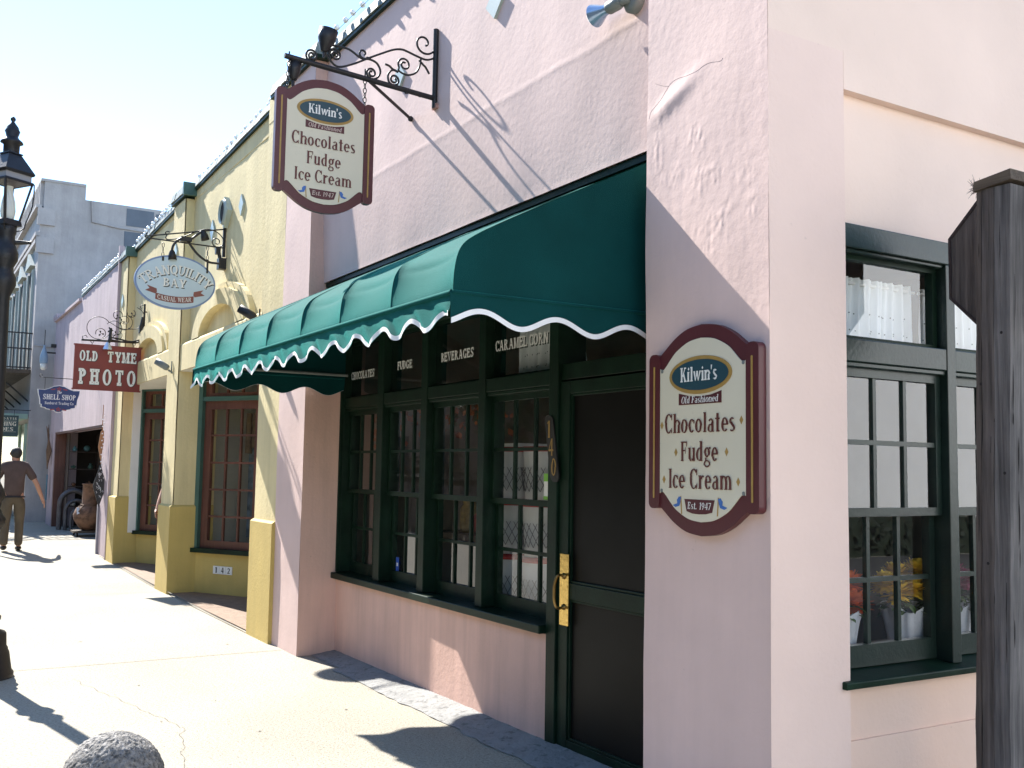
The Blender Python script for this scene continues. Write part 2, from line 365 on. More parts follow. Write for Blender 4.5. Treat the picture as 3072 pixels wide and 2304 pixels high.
    if c == 't': stem(.12, 0, .92, 'r'); rc(.02, X-.06, .42, X+.01); rc(.12, 0, .42, T); return .46, P
    if c == 'u': stem(.07, .1, X, 'l'); stem(.44, 0, X, 'l'); ring(.31, .22, .24, .23, 180, 330, S); rc(.44, 0, .44+S+SE, SH); return .70, P
    if c == 'w':
        for d in (0, .36): pg((.04+d, X), (.04+d+S, X), (.30+d, 0), (.24+d, 0)); pg((.42+d, X), (.42+d+T*1.4, X), (.30+d, 0), (.25+d, 0))
        return .92, P
    if c == '0': ring(.32, .5, .30, .51); return .66, P
    if c == '1': stem(.20, 0, 1, 'b'); pg((.06, .80), (.20, 1), (.20, .86)); return .52, P
    if c == '2': ring(.32, .70, .28, .30, -20, 165, S*.9); pg((.42, .62), (.60, .62), (.24, .08), (.05, .06)); rc(.05, 0, .60, .13); return .66, P
    if c == '4': stem(.40, 0, 1, 'b'); pg((.40, 1), (.46, .94), (.12, .34), (.03, .30)); rc(.03, .26, .70, .26+T*1.2); return .72, P
    if c == '7': rc(.05, .88, .62, 1); pg((.50, .88), (.62, .88), (.34, 0), (.16, 0)); return .64, P
    if c == '9': ring(.32, .68, .29, .32); pg((.44, .55), (.60, .62), (.34, 0), (.18, 0)); return .66, P
    return .5, P
def text_polys(s, wd, ht, track=.05, slant=0, **st):
    out = []; x = 0
    for ch in s:
        a, P = glyph(ch, **st)
        out += [[(x+px, py) for px, py in q] for q in P]; x += a+track
    x -= track
    return [[((px/x-.5)*wd+slant*py*ht, py*ht) for px, py in q] for q in out]
def letters(mb, s, cu, base, wd, ht, mp, d, warp=None, **kw):
    for i, q in enumerate(text_polys(s, wd, ht, **kw)):
        pts = [(cu+u, base+v) if warp is None else warp(u, v) for u, v in q]
        mb.poly([mp(u, v, d+.00025*(i % 9)) for u, v in pts])
    return mb
def ellipse(cu, cv, ru, rv, n=40): return [(cu+ru*cos(2*pi*i/n), cv+rv*sin(2*pi*i/n)) for i in range(n)]
def rrect(u0, u1, v0, v1, r, n=5):
    o = []
    for cx, cy, a in ((u1-r, v1-r, 0), (u0+r, v1-r, 90), (u0+r, v0+r, 180), (u1-r, v0+r, 270)):
        o += [(cx+r*cos(R(a+90*i/n)), cy+r*sin(R(a+90*i/n))) for i in range(n+1)]
    return o

# ------------------------------------------------------------------ ground (structure)
def gz(x): return .018*min(13, max(0, -13-x))
xs = [-1500, -300, -80, -40, -26, -23, -20, -18, -16, -14.5, -13, -10, -5, 0, 20, 300, 1500]
ys = [-1500, -200, -20, -5, 0, 2, 3, 4, 8, 30, 200, 1500]
g = MB(); g.add([(x, y, gz(x)) for y in ys for x in xs],
    [(j*len(xs)+i, j*len(xs)+i+1, (j+1)*len(xs)+i+1, (j+1)*len(xs)+i) for j in range(len(ys)-1) for i in range(len(xs)-1)])
tag(g.build('ground', CONC), kind='structure')
g = MB()                                            # rough cement strip along the foot of the pink wall
def strip(u, v):
    x = -7.92+u*(7.92-3.56); y0 = 2.87+.035*noise.noise((x*2.3, 0, 1))+.03*noise.noise((x*7, 3, 1))
    if x < -7.3: y0 += .06
    return (x, y0+(3.15-y0)*v, .005+.028*v+.006*noise.noise((x*9, v*5, 2)))
g.grid(strip, 110, 8); tag(g.build('cement_path', STRIP), kind='structure')
g = MB()                                            # expansion joints and a crack in the paving
def flatline(pts, wd, z=.004):
    for a, b in zip(pts, pts[1:]):
        d = Vector((b[0]-a[0], b[1]-a[1], 0)).normalized(); n_ = Vector((-d.y, d.x, 0))*wd/2
        g.poly([(a[0]-n_.x, a[1]-n_.y, z+gz(a[0])), (b[0]-n_.x, b[1]-n_.y, z+gz(b[0])), (b[0]+n_.x, b[1]+n_.y, z+gz(b[0])), (a[0]+n_.x, a[1]+n_.y, z+gz(a[0]))])
def jag(a, b, n, amp, sd): return [(a[0]+(b[0]-a[0])*i/n+amp*noise.noise((i*.31, sd, 0)), a[1]+(b[1]-a[1])*i/n+amp*noise.noise((i*.31, sd, 5))) for i in range(n+1)]
for x in (-8.25, -12.6, -16.8): flatline(jag((x, -3), (x, 2.8), 40, .012, x), .010)
flatline([(-9.1, 2.80), (-17, 2.80)], .012)
flatline(jag((-7.75, 1.15), (-6.1, 1.5), 40, .03, 3), .003); flatline(jag((-6.1, 1.5), (-5.2, 1.3), 24, .03, 4), .003)
for k in range(26):
    x = random.uniform(-12, -4.2); y = random.uniform(-.2, 2.75); r = random.uniform(.006, .014); g.poly([(x+r*cos(a)*random.uniform(.8, 1.2), y+r*sin(a)*random.uniform(.8, 1.2), .0042) for a in [2*pi*i/9 for i in range(9)]])
tag(g.build('pavement', mat('joint_dark', (.19, .17, .14), .9, .3, 20)), kind='structure')
g = MB(); g.poly([(-12.36, 2.83, .012), (-9.1, 2.83, .012), (-9.1, 5.5, .012), (-12.36, 5.5, .012)])
g.poly([(-15.8, 2.83, .065), (-12.9, 2.83, .02), (-12.9, 5.5, .02), (-15.8, 5.5, .065)])
tag(g.build('entry_floor', BRICKF), kind='structure')

g = MB(); g.poly([(-1.9, 4.3, .004), (6.9, 4.3, .004), (6.9, 60, .004), (-1.9, 60, .004)]); tag(g.build('side_street', ASPH), kind='structure')
# ------------------------------------------------------------------ pink corner shop
pk = thing('pink_corner_shop', 'pink stucco corner shop with green window frames and a round topped sign on its pilaster', 'building', (-5.6, 3.1, 0))
XC, XS = -2.789, -2.83
wl = MB()
def zlin(a, b): return lambda x: a+(b-a)*x
def wall_pt(x0, x1, y, z0, z1, amp, sc, sd, fy=None, rough=None):
    def f(u, v):
        x = x0+(x1-x0)*u; z = z0+(z1-z0)*v
        d = amp*(noise.fractal((x*sc+sd, z*sc*.7, sd), 1.2, 2.1, 2)+(rough(x, z) if rough else 0))
        return (x, (fy(x, z) if fy else y)+d, z)
    return f
def upper_y(x, z):                                  # the lower band of plaster leans back a little below the seam
    zs = 3.655+.012*noise.noise((x*3, 0, 0))
    return 2.92+.030*max(0, min(1, (zs-z)/.62)) - .0015*math.exp(-((z-zs)/.012)**2)
wl.grid(wall_pt(-7.95, -3.52, 2.92, 3.012, 4.92, .0045, 1.6, 3, upper_y), 190, 130)
wl.box(-7.95, -3.52, 2.985, 3.2, 3.03, 4.93)
wl.grid(wall_pt(-8.57, -7.925, 2.82, 0, 4.92, .006, 1.8, 9), 24, 120)          # far pillar
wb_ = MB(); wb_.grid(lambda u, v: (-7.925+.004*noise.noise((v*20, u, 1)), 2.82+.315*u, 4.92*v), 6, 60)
wl.box(-8.57, -7.94, 2.84, 3.3, 0, 4.92)
def flaky(x, z):                                     # blistered plaster patches below the crack
    k = 0
    for cx, cz, rx, rz in ((-3.42, 2.96, .09, .16), (-3.20, 2.90, .07, .10), (-3.18, 2.71, .17, .09), (-2.93, 2.72, .10, .12), (-2.95, 2.56, .12, .10), (-3.36, 2.80, .10, .08), (-3.1, 2.5, .14, .12)):
        k = max(k, 1-((x-cx)/rx)**2-((z-cz)/rz)**2)
    if k <= 0: k = 0
    ed = min(1, k*1.6)*max(0, noise.noise((x*9, z*7, 2))+.55)
    ridge = noise.noise((x*48, z*30, 5))+.6*noise.noise((x*95, z*60, 8))
    bulge = -1.1*math.exp(-(((x+3.36)/.14)**2+((z-(3.13+.35*(x+3.36)))/.045)**2))
    return -.24*ed*(ridge+.3)+.8*bulge+.06*noise.noise((x*26, z*14, 9))*(1 if z < 3.15 else .4)
wl.grid(wall_pt(-3.537, XC, 2.82, -.02, 5.6, .010, 1.5, 21, rough=flaky), 100, 560)          # pilaster with the sign
wl.box(-3.533, -2.80, 2.845, 3.235, -.02, 5.6)
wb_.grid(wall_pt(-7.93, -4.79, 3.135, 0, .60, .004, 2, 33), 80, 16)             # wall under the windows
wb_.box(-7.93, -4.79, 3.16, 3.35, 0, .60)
wl.box(-3.60, -3.03, 3.236, 3.33, -.02, 5.6)
wl.build('wall', PINK, pk); wb_.build('recess_wall', PINKBOUNCE, pk)
def side_grid(mb, y0, y1, x, z0, z1, nu, nv, amp=.003): mb.grid(lambda u, v: (x+amp*noise.fractal(((y0+(y1-y0)*u)*1.3, (z0+(z1-z0)*v)*1.1, 4), 1.1, 2.1, 3), y0+(y1-y0)*u, z0+(z1-z0)*v), nu, nv)
ws = MB()                                           # wall along the side street: pink pier, peach field, cream above
ws.box(XC-.03, XC-.006, 2.822, 3.24, -.02, 3.235); side_grid(ws, 2.82, 3.245, XC, -.02, 3.24, 14, 90); ws.poly([(XC, 3.2449, -.02), (XC, 3.2449, 3.24), (XS-.05, 3.2449, 3.24), (XS-.05, 3.2449, -.02)])
ws.build('side_pier', PINKS, pk)
ws = MB(); ws.box(XS-.2, XS-.006, 3.24, 9, -.02, .655); side_grid(ws, 3.245, 5.4, XS, .46, .668, 60, 8); ws.box(XS-.01, XS+.012, 3.246, 9, -.02, .46); ws.box(XS-.2, XS, 5.40, 9, .655, 2.53)
ws.build('side_base', PEACH, pk)
ws = MB(); ws.box(XS-.2, XS-.006, 3.24, 9, 2.53, 3.09); side_grid(ws, 3.245, 9, XS, 2.525, 3.09, 110, 20)
ws.box(XS-.19, XC-.006, 2.83, 9, 3.245, 5.6); side_grid(ws, 2.82, 9, XC, 3.24, 5.6, 120, 60); ws.box(XS-.02, XC+.001, 3.245, 9, 3.082, 3.245)
ws.build('side_wall', CREAMS, pk)
MB().box(-8.57, -2.80, 3.2, 9, 4.6, 4.75).build('roof', STRIP, pk)
it = MB(); it.box(-8.4, -2.86, 7.0, 7.1, 0, 3.2); it.box(-8.5, -8.4, 3.3, 7.1, 0, 3.2); it.box(-8.5, -3.03, 3.3, 7.1, 3.1, 3.2)
it.build('interior_wall', INT, pk)
MB().box(-8.4, -3.03, 3.3, 7.0, .02, .05).build('interior_floor', INTF, pk)
cr = MB()                                           # hairline crack across the pilaster
CRK = [(-3.521, 3.085), (-3.511, 3.114), (-3.484, 3.13), (-3.442, 3.152), (-3.406, 3.181), (-3.381, 3.204), (-3.34, 3.211), (-3.271, 3.203), (-3.203, 3.204), (-3.165, 3.212), (-3.119, 3.211), (-3.06, 3.196), (-3.044, 3.206)]
pf = wall_pt(-3.537, XC, 2.82, -.02, 5.6, .010, 1.5, 21, rough=flaky)
def onp(x, z): return Vector(pf((x+3.537)/(XC+3.537), (z+.02)/5.62))-Vector((0, -.0004, 0))
for a_ in (CRK, [(-3.391, 3.198), (-3.432, 3.212), (-3.485, 3.240)]):
    pp = smooth_path([(x+.004*noise.noise((x*60, 0, 0)), 0, z+.004*noise.noise((x*60, 4, 0))) for x, z in a_], 6); cr.tube([onp(p.x, p.z) for p in pp], .0011, 4)
cr.build('plaster_crack', mat('crack', (.22, .16, .15), .9), pk)
# coping of slate pieces
def coping(x0, x1, y0, y1, za, zb, parent, step=.19, th=.095):
    """slate pieces; the underside runs from za at x0 to zb at x1"""
    c = MB(); x = x0; zf = lambda x: za+(zb-za)*(x-x0)/(x1-x0)
    while x < x1-.02:
        e = min(x+step*random.uniform(.85, 1.15), x1); j = random.uniform(-.005, .005); a, b = x+.007, e; p, q = zf(a), zf(b)
        c.hexa([(a, y0+j, p), (b, y0+j, q), (b, y1, q), (a, y1, p)], [(a, y0+.025+j, p+th+j), (b, y0+.025+j, q+th+j), (b, y1, q+th+j), (a, y1, p+th+j)]); x = e
    c.build('coping', COP, parent)
    p, q = za, zb
    MB().hexa([(x0+.004, y0+.012, p-.03), (x1-.004, y0+.012, q-.03), (x1-.004, y1, q-.03), (x0+.004, y1, p-.03)], [(x0+.004, y0+.012, p), (x1-.004, y0+.012, q), (x1-.004, y1, q), (x0+.004, y1, p)]).build('fascia', DKG, parent)
coping(-9.05, -7.86, 2.775, 3.3, 4.915, 4.915, pk, th=.10); coping(-7.85, -2.7, 2.878, 3.3, 4.917, 4.917, pk, th=.098)
# green board under the lintel
MB().box(-7.92, -3.54, 2.965, 3.3, 2.975, 3.010).build('lintel_board', DKG, pk)
# blue green diamond tiles on the wall
for cx, cz, s in ((-6.45, 4.27, .095), (-5.10, 4.28, .10)):
    MB().prism([(cx-s, cz), (cx, cz-s), (cx+s, cz), (cx, cz+s)], lambda u, v, d: (u, 2.915-d, v), -.03, .012).build('diamond_tile', TILE, pk)
# ---- street front: jambs, mullions, rails, sashes
FR = MB()
Z0, ZT = .655, 2.95
for a, b in ((-7.925, -7.905), (-7.234, -7.123), (-6.471, -6.375), (-5.640, -5.555)): FR.box(a, b, 3.15, 3.30, Z0, ZT)
FR.box(-7.925, -7.905, 3.12, 3.15, Z0, ZT)
FR.box(-4.792, -4.70, 3.13, 3.32, 0, ZT)
FR.box(-3.66, -3.54, 3.14, 3.32, 0, ZT)
units = [(-7.905, -7.234), (-7.123, -6.471), (-6.375, -5.640), (-5.555, -4.792)]
for a, b in units:
    FR.box(a, b, 3.156, 3.29, 1.985, 2.07); FR.box(a, b, 3.17, 3.29, 2.53, ZT)
    FR.box(a, b, 3.165, 3.29, 1.962, 1.985)
FR.box(-4.70, -3.66, 3.156, 3.29, 2.005, 2.095); FR.box(-4.70, -3.66, 3.17, 3.29, 2.53, ZT)
FR.build('window_frame', DKG, pk, bevel=.004)
sb = MB(); sb.box(-7.96, -4.70+.0-.092, 3.085, 3.32, .605, .652); sb.build('window_sill', DKG, pk, bevel=.006)
def sash(parent, mp, u0, u1, z0, zm, z1, name='sash_window', mt=DKG, gl=GLASS, cols=3, d=0):
    """mp(u, d, z): d grows inwards"""
    def bx(mb, a, b, d0, d1, c, e): mb.hexa([mp(a, d0, c), mp(b, d0, c), mp(b, d1, c), mp(a, d1, c)], [mp(a, d0, e), mp(b, d0, e), mp(b, d1, e), mp(a, d1, e)])
    S = .036; wnd = MB()
    for k, (c, e, dd) in enumerate(((zm-.016, z1, .0), (z0, zm+.014, .042))):
        lo = .088 if k else .034; top = .034 if k else .036
        bx(wnd, u0, u0+S, dd, dd+.038, c, e); bx(wnd, u1-S, u1, dd, dd+.038, c, e)
        bx(wnd, u0+S, u1-S, dd, dd+.038, c, c+lo); bx(wnd, u0+S, u1-S, dd, dd+.038, e-top, e)
        for i in range(1, cols):
            u = u0+S+(u1-u0-2*S)*i/cols; bx(wnd, u-.010, u+.010, dd+.008, dd+.03, c+lo, e-top)
        zz = (c+lo+e-top)/2; bx(wnd, u0+S, u1-S, dd+.0065, dd+.0315, zz-.010, zz+.010)
    o = wnd.build(name, mt, parent)
    for k, (c, e, dd) in enumerate(((zm, z1, .019), (z0, zm, .061))):
        MB().poly([mp(u0+.02, dd, c), mp(u1-.02, dd, c), mp(u1-.02, dd, e), mp(u0+.02, dd, e)]).build('pane', gl, o)
    return o
fmp = lambda u, d, z: (u, 3.20+d, z)
words = [('CHOCOLATES', -7.66, 2.222, .47, .062), ('FUDGE', -6.865, 2.238, .255, .062), ('BEVERAGES', -6.04, 2.238, .465, .063), ('CARAMEL CORN', -5.222, 2.243, .605, .066)]
wins = []
for (a, b), (t, cu, bz, wd, ht) in zip(units, words):
    wins.append(sash(pk, fmp, a+.002, b-.002, .652, 1.312, 1.962))
    tr = MB(); tr.box(a+.001, a+.012, 3.207, 3.245, 2.07, 2.53); tr.box(b-.012, b-.001, 3.207, 3.245, 2.07, 2.53); tr.box(a+.012, b-.012, 3.198, 3.245, 2.07, 2.085); tr.box(a+.012, b-.012, 3.207, 3.245, 2.505, 2.53)
    to = tr.build('transom_window', DKG, pk)
    MB().poly([(a+.004, 3.208, 2.08), (b-.004, 3.208, 2.08), (b-.004, 3.208, 2.52), (a+.004, 3.208, 2.52)]).build('pane', GLASS, to)
    letters(MB(), t, cu, bz, wd, ht, lambda u, v, d: (u, 3.203-d, v), 0, S=.22, T=.14, SE=.05, SH=.09).build('lettering', LETW, to)
    sh = MB(); letters(sh, t, cu+.006, bz-.008, wd, ht, lambda u, v, d: (u, 3.2055-d*.3, v), 0, S=.22, T=.14, SE=.05, SH=.09); sh.build('lettering_shadow', DKG, to)
tr = MB(); tr.poly([(-4.70, 3.225, 2.095), (-3.66, 3.225, 2.095), (-3.66, 3.225, 2.53), (-4.70, 3.225, 2.53)]); tr.build('transom_pane', GLASS, pk)
# small stickers on the panes
s4 = MB(); s4.box(-4.955, -4.90, 3.212, 3.2135, 1.315+.03, 1.315+.13); s4.build('sticker', PAPER, wins[3])
s4 = MB(); s4.box(-4.957, -4.898, 3.2105, 3.212, 1.44, 1.485); s4.box(-4.957, -4.898, 3.2105, 3.212, 1.335, 1.355); s4.build('sticker', STIG, wins[3])
s4 = MB(); s4.box(-7.035, -6.985, 3.252, 3.254, .74, .84); s4.build('sticker', STIB, wins[1])
s4 = MB(); s4.box(-7.022, -6.998, 3.2505, 3.252, .775, .80); s4.build('sticker_panel', PAPER, wins[1])
# ---- door with dark screen
dr = MB()
DX0, DX1 = -4.695, -3.665
dr.box(DX0, DX0+.09, 3.145, 3.19, .01, 1.995); dr.box(DX1-.09, DX1, 3.145, 3.19, .01, 1.995)
dr.box(DX0+.09, DX1-.09, 3.147, 3.188, 1.925, 1.995); dr.box(DX0+.09, DX1-.09, 3.147, 3.188, .815, .90); dr.box(DX0+.09, DX1-.09, 3.147, 3.188, .01, .075)
for z0, z1 in ((.075, .815), (.90, 1.925)):
    dr.box(DX0+.09, DX0+.105, 3.154, 3.18, z0, z1); dr.box(DX1-.105, DX1-.09, 3.154, 3.18, z0, z1)
    dr.box(DX0+.105, DX1-.105, 3.154, 3.18, z0, z0+.014); dr.box(DX0+.105, DX1-.105, 3.154, 3.18, z1-.014, z1)
do = dr.build('door', DKG, pk, bevel=.003)
MB().box(DX0+.09, DX1-.09, 3.168, 3.172, .06, 1.94).build('door_screen', SCREEN, do)
MB().box(DX0+.08, DX1-.08, 3.24, 3.27, .02, 1.99).build('inner_door', BLACKHOLE, do)
pl = MB(); pl.box(-4.672, -4.588, 3.139, 3.145, .672, 1.052)
for x in (-4.66, -4.60):
    for z in (.69, 1.03, .88): pl.lathe((x, 3.139, z), [(.005, -.002), (.004, .002)], 8, Matrix.Rotation(R(90), 3, 'X'))
po = pl.build('push_plate', BRASS, do)
hd = MB(); hd.tube(smooth_path([(-4.63, 3.139, .935), (-4.632, 3.10, .94), (-4.640, 3.085, .90), (-4.642, 3.083, .85), (-4.640, 3.085, .80), (-4.632, 3.10, .765), (-4.63, 3.139, .77)]), .008, 8)
for z in (.935, .77): hd.lathe((-4.63, 3.139, z), [(.018, -.002), (.016, .006), (.006, .012)], 10, Matrix.Rotation(R(90), 3, 'X'))
hd.build('pull_handle', mat('dark_brass', (.25, .16, .06), .35, .2, 10, metal=1), do)
nb = MB(); nb.prism([(-4.755+u*.99+(v-1.63)*-.20, v) for u, v in rrect(-.033, .052, 1.44, 1.81, .035)], lambda u, v, d: (u, 3.13-d, v), -.001, .008); nbo = nb.build('number_board', IRON, pk)
for ch, u, v in (('1', -4.772, 1.685), ('4', -4.748, 1.585), ('0', -4.718, 1.475)): letters(MB(), ch, u, v, .050, .095, lambda a, b, d: (a, 3.1205-d, b), 0, S=.15, T=.10, SE=.02).build('number', GOLD, nbo)
# ---- side street windows
S_ = MB()
SX = -2.812
for a, b in ((3.20, 3.262), (3.915, 3.975), (4.63, 4.69), (5.345, 5.40)): S_.box(SX-.11, SX, a, b, .71, 2.435)
S_.box(SX-.11, SX+.002, 3.20, 5.40, 2.435, 2.535); 
for a, b in ((3.262, 3.915), (3.975, 4.63), (4.69, 5.345)):
    S_.box(SX-.10, SX-.003, a, b, 1.965, 2.06); S_.box(SX-.10, SX-.012, a, b, 1.945, 1.965); S_.box(SX-.10, SX-.014, a, b, 2.42, 2.435)
S_.build('side_window_frame', DKGS, pk, bevel=.004)
sd = MB(); sd.hexa([(SX-.12, 3.20, .672), (-2.765, 3.20, .672), (-2.765, 5.42, .672), (SX-.12, 5.42, .672)], [(SX-.12, 3.20, .722), (-2.765, 3.20, .70), (-2.765, 5.42, .70), (SX-.12, 5.42, .722)])
sd.build('side_window_sill', DKG, pk, bevel=.006)
smp = lambda u, d, z: (-2.850-d, u, z)
swin = []
for a, b in ((3.262, 3.915), (3.975, 4.63), (4.69, 5.345)):
    swin.append(sash(pk, smp, a+.002, b-.002, .722, 1.352, 1.945, gl=GLASSS, mt=DKGS))
    tr = MB(); tr.box(-2.90, -2.862, a+.001, a+.028, 2.06, 2.42); tr.box(-2.90, -2.862, b-.028, b-.001, 2.06, 2.42); tr.box(-2.90, -2.862, a+.028, b-.028, 2.06, 2.08); tr.box(-2.90, -2.862, a+.028, b-.028, 2.40, 2.42)
    to = tr.build('transom_window', DKG, pk)
    MB().poly([(-2.88, a+.02, 2.07), (-2.88, b-.02, 2.07), (-2.88, b-.02, 2.41), (-2.88, a+.02, 2.41)]).build('pane', GLASSS, to)
st = MB(); st.box(-2.9085, -2.907, 4.045, 4.10, .80, .885); so_ = st.build('sticker', STIR, swin[1])
st = MB(); st.box(-2.907, -2.9055, 4.047, 4.098, .822, .866); st.build('sticker_panel', PAPER, swin[1])
st = MB()
for z in (.832, .844, .855): letters(st, 'THE' if z > .85 else ('SHOP' if z > .84 else 'OPEN'), 4.072, z, .036, .008, lambda u, v, d: (-2.905+d, u, v), 0) if False else st.box(-2.9055, -2.9045, 4.052, 4.092, z, z+.004)
st.build('sticker_print', STIB, swin[1])

# ------------------------------------------------------------------ things inside the pink shop
def curtain(name, mp, u0, u1, z0, z1, label, amp=.022, n=9):
    c = MB()
    def f(u, v):
        uu = u0+(u1-u0)*u; ph = u*n*2*pi+1.2*sin(v*2+u*3)
        return mp(uu, amp*(.5+.7*(1-v))*sin(ph)+.01*sin(ph*2.3), z0+(z1-z0)*v)
    c.grid(f, n*14, 12)
    o = c.build(name, LACE); tag(o, label, 'curtain', 'lace curtains')
    rod = MB(); rod.tube([mp(u0-.03, 0, z1-.025), mp(u1+.03, 0, z1-.025)], .008); rod.build('curtain_rod', WHITEP, o)
    dots = MB()
    for k in range(int((u1-u0)/.025)):
        for zz in (z0+.03, z0+.075, z0+.15):
            u = (k+.5)*.025/(u1-u0); p = f(min(u, .99), (zz-z0)/(z1-z0)); q = mp(0, .006, 0); q0 = mp(0, 0, 0)
            dots.sphere((p[0]-(q[0]-q0[0]), p[1]-(q[1]-q0[1]), p[2]), .0032, 6)
    dots.build('eyelet_holes', GREYM, o)
cmp_s = lambda u, d, z: (-2.99-d, u, z); cmp_f = lambda u, d, z: (u, 3.33+d, z)
curtain('lace_curtain', cmp_s, 3.28, 3.90, 2.05, 2.36, 'white eyelet lace curtain in the side transom beside the pink pilaster')
curtain('lace_curtain', cmp_s, 3.99, 4.62, 2.05, 2.36, 'white eyelet lace curtain in the side transom just behind the wooden post')
curtain('lace_curtain', cmp_f, -5.46, -4.70, 2.06, 2.50, 'pale gathered lace curtain behind the caramel corn lettering', n=7)
def bucket(x, y, z, label):
    b = thing('bucket', label, 'bucket', (x, y, z), 0, 'white buckets stacked behind the window')
    MB().lathe((x, y, z), [(.001, 0), (.135, 0), (.150, .30), (.150, .33)], 28).build('tub', BUCK, b)
    MB().lathe((x, y, z+.31), [(.154, 0), (.158, .012), (.156, .032), (.001, .034)], 28).build('lid', REDP, b)
    l = MB()
    for k in range(22):
        for sgn in (1, -1):
            pts = [((.137+.0152*(.05+.05*j)/.1)*cos(2*pi*(k+sgn*j*.6)/22), (.137+.0152*(.05+.05*j)/.1)*sin(2*pi*(k+sgn*j*.6)/22), .06+.05*j) for j in range(4)]
            l.tube([(x+p[0], y+p[1], z+p[2]) for p in pts], .0022, 4, False)
    l.build('lattice_print', LATT, b)
for x, y, z, lb in ((-5.77, 3.50, .62, 'white lattice print bucket at the foot of the stack behind the caramel corn window'), (-5.77, 3.50, .965, 'white lattice print bucket midway up the stack behind the caramel corn window'),
    (-5.77, 3.50, 1.31, 'white lattice print bucket on top of the stack behind the caramel corn window'), (-5.43, 3.54, .62, 'white lattice bucket at the foot of the stack half hidden by the door post'),
    (-5.43, 3.54, .965, 'white lattice bucket midway up the stack half hidden by the door post'), (-5.43, 3.54, 1.31, 'white lattice bucket topping the stack half hidden by the door post')):
    bucket(x, y, z, lb)
sh = MB(); sh.box(-6.0, -4.9, 3.34, 3.75, .56, .615); sh.box(-5.98, -5.92, 3.36, 3.74, .05, .56); sh.box(-4.98, -4.92, 3.36, 3.74, .05, .56)
tag(sh.build('display_shelf', INTF), 'dark low display shelf carrying the stacked white buckets', 'shelf')
cb = MB(); cb.box(-6.75, -6.35, 3.9, 4.3, .06, 1.70); cb.box(-6.74, -6.36, 3.885, 3.9, .4, 1.64)
tag(cb.build('white_cabinet', BUCK), 'tall pale cabinet inside the pink shop behind its front windows', 'cabinet')
cn = MB(); cn.box(-7.6, -5.9, 3.9, 4.5, .05, .95); cn.box(-7.65, -5.85, 3.86, 4.54, .95, .99)
tag(cn.build('counter', INT), 'dark shop counter behind the window lettered fudge', 'counter')
gd = MB(); ORG = mat('autumn_leaves', (.30, .07, .02), .7, .5, 12)
for k in range(150):
    x = random.uniform(-7.9, -5.7); z = 1.93-abs(random.gauss(0, .09))+.04*sin(x*5); p = Vector((x, 3.42+random.uniform(-.05, .05), z)); d = Vector((random.gauss(0, 1), random.gauss(0, .4), random.gauss(0, 1))).normalized(); q = d.orthogonal().normalized(); e = random.uniform(.02, .04)
    gd.add([p, p+d*e+q*e*.6, p+d*e*2, p+d*e-q*e*.6], [(0, 1, 2, 3)])
tag(gd.build('leaf_garland', ORG), 'orange autumn leaf garland hung along the top of the shop windows', 'garland')
for k, (x, c, hgt) in enumerate(((-7.35, (.45, .30, .08), .26), (-7.12, (.40, .05, .03), .20), (-6.90, (.55, .50, .40), .30), (-6.66, (.10, .16, .30), .22), (-6.42, (.50, .34, .12), .28), (-6.18, (.45, .08, .06), .19))):
    j_ = MB(); j_.lathe((x, 4.05, .99), [(.001, 0), (.075, 0), (.085, .03), (.085, hgt*.75), (.055, hgt*.88), (.06, hgt*.9), (.06, hgt), (.001, hgt+.01)], 16)
    tag(j_.build('candy_jar', mat('candy_%s' % 'abcdef'[k], c, .3, .3, 25)), ('tall honey coloured', 'short red', 'tallest cream', 'dull blue', 'amber', 'squat brick red')[k]+' candy jar standing on the dark counter', 'jar', 'candy jars on the counter')
def petals(mb, c, r, n, tilt=.0):
    """a ball shaped bloom: several whorls of narrow curved petals"""
    for ring_, (el, cnt, ln) in enumerate(((84, 6, .60), (66, 11, .74), (48, 16, .86), (30, 20, .95), (12, 22, 1.0), (-6, 22, 1.0), (-24, 18, .97), (-46, 13, .88))):
        for k in range(cnt):
            a = 2*pi*(k+.5*ring_+random.uniform(-.2, .2))/cnt; e = R(el+random.uniform(-8, 8))
            d = Vector((cos(a)*cos(e), sin(a)*cos(e), sin(e))); s = d.cross(Vector((0, 0, 1))); s = s.normalized() if s.length > .01 else Vector((1, 0, 0)); u = s.cross(d)
            L = r*ln*random.uniform(.85, 1.1); wd = r*.19
            b0 = Vector(c)+d*r*.15; b1 = Vector(c)+d*L*.65+u*r*.05; b2 = Vector(c)+d*L+u*r*.14
            mb.add([b0, b1-s*wd, b2-s*wd*.35, b2+s*wd*.35, b1+s*wd], [(0, 1, 2, 3, 4)])
def leaf(mb, c, d, L, wd):
    d = Vector(d).normalized(); s = d.cross(Vector((.1, .2, 1))).normalized(); c = Vector(c); dn = Vector((0, 0, -1))
    mb.add([c, c+d*L*.35-s*wd, c+d*L*.75-s*wd*.8+dn*L*.1, c+d*L+dn*L*.25, c+d*L*.75+s*wd*.8+dn*L*.1, c+d*L*.35+s*wd], [(0, 1, 2, 3, 4, 5)])
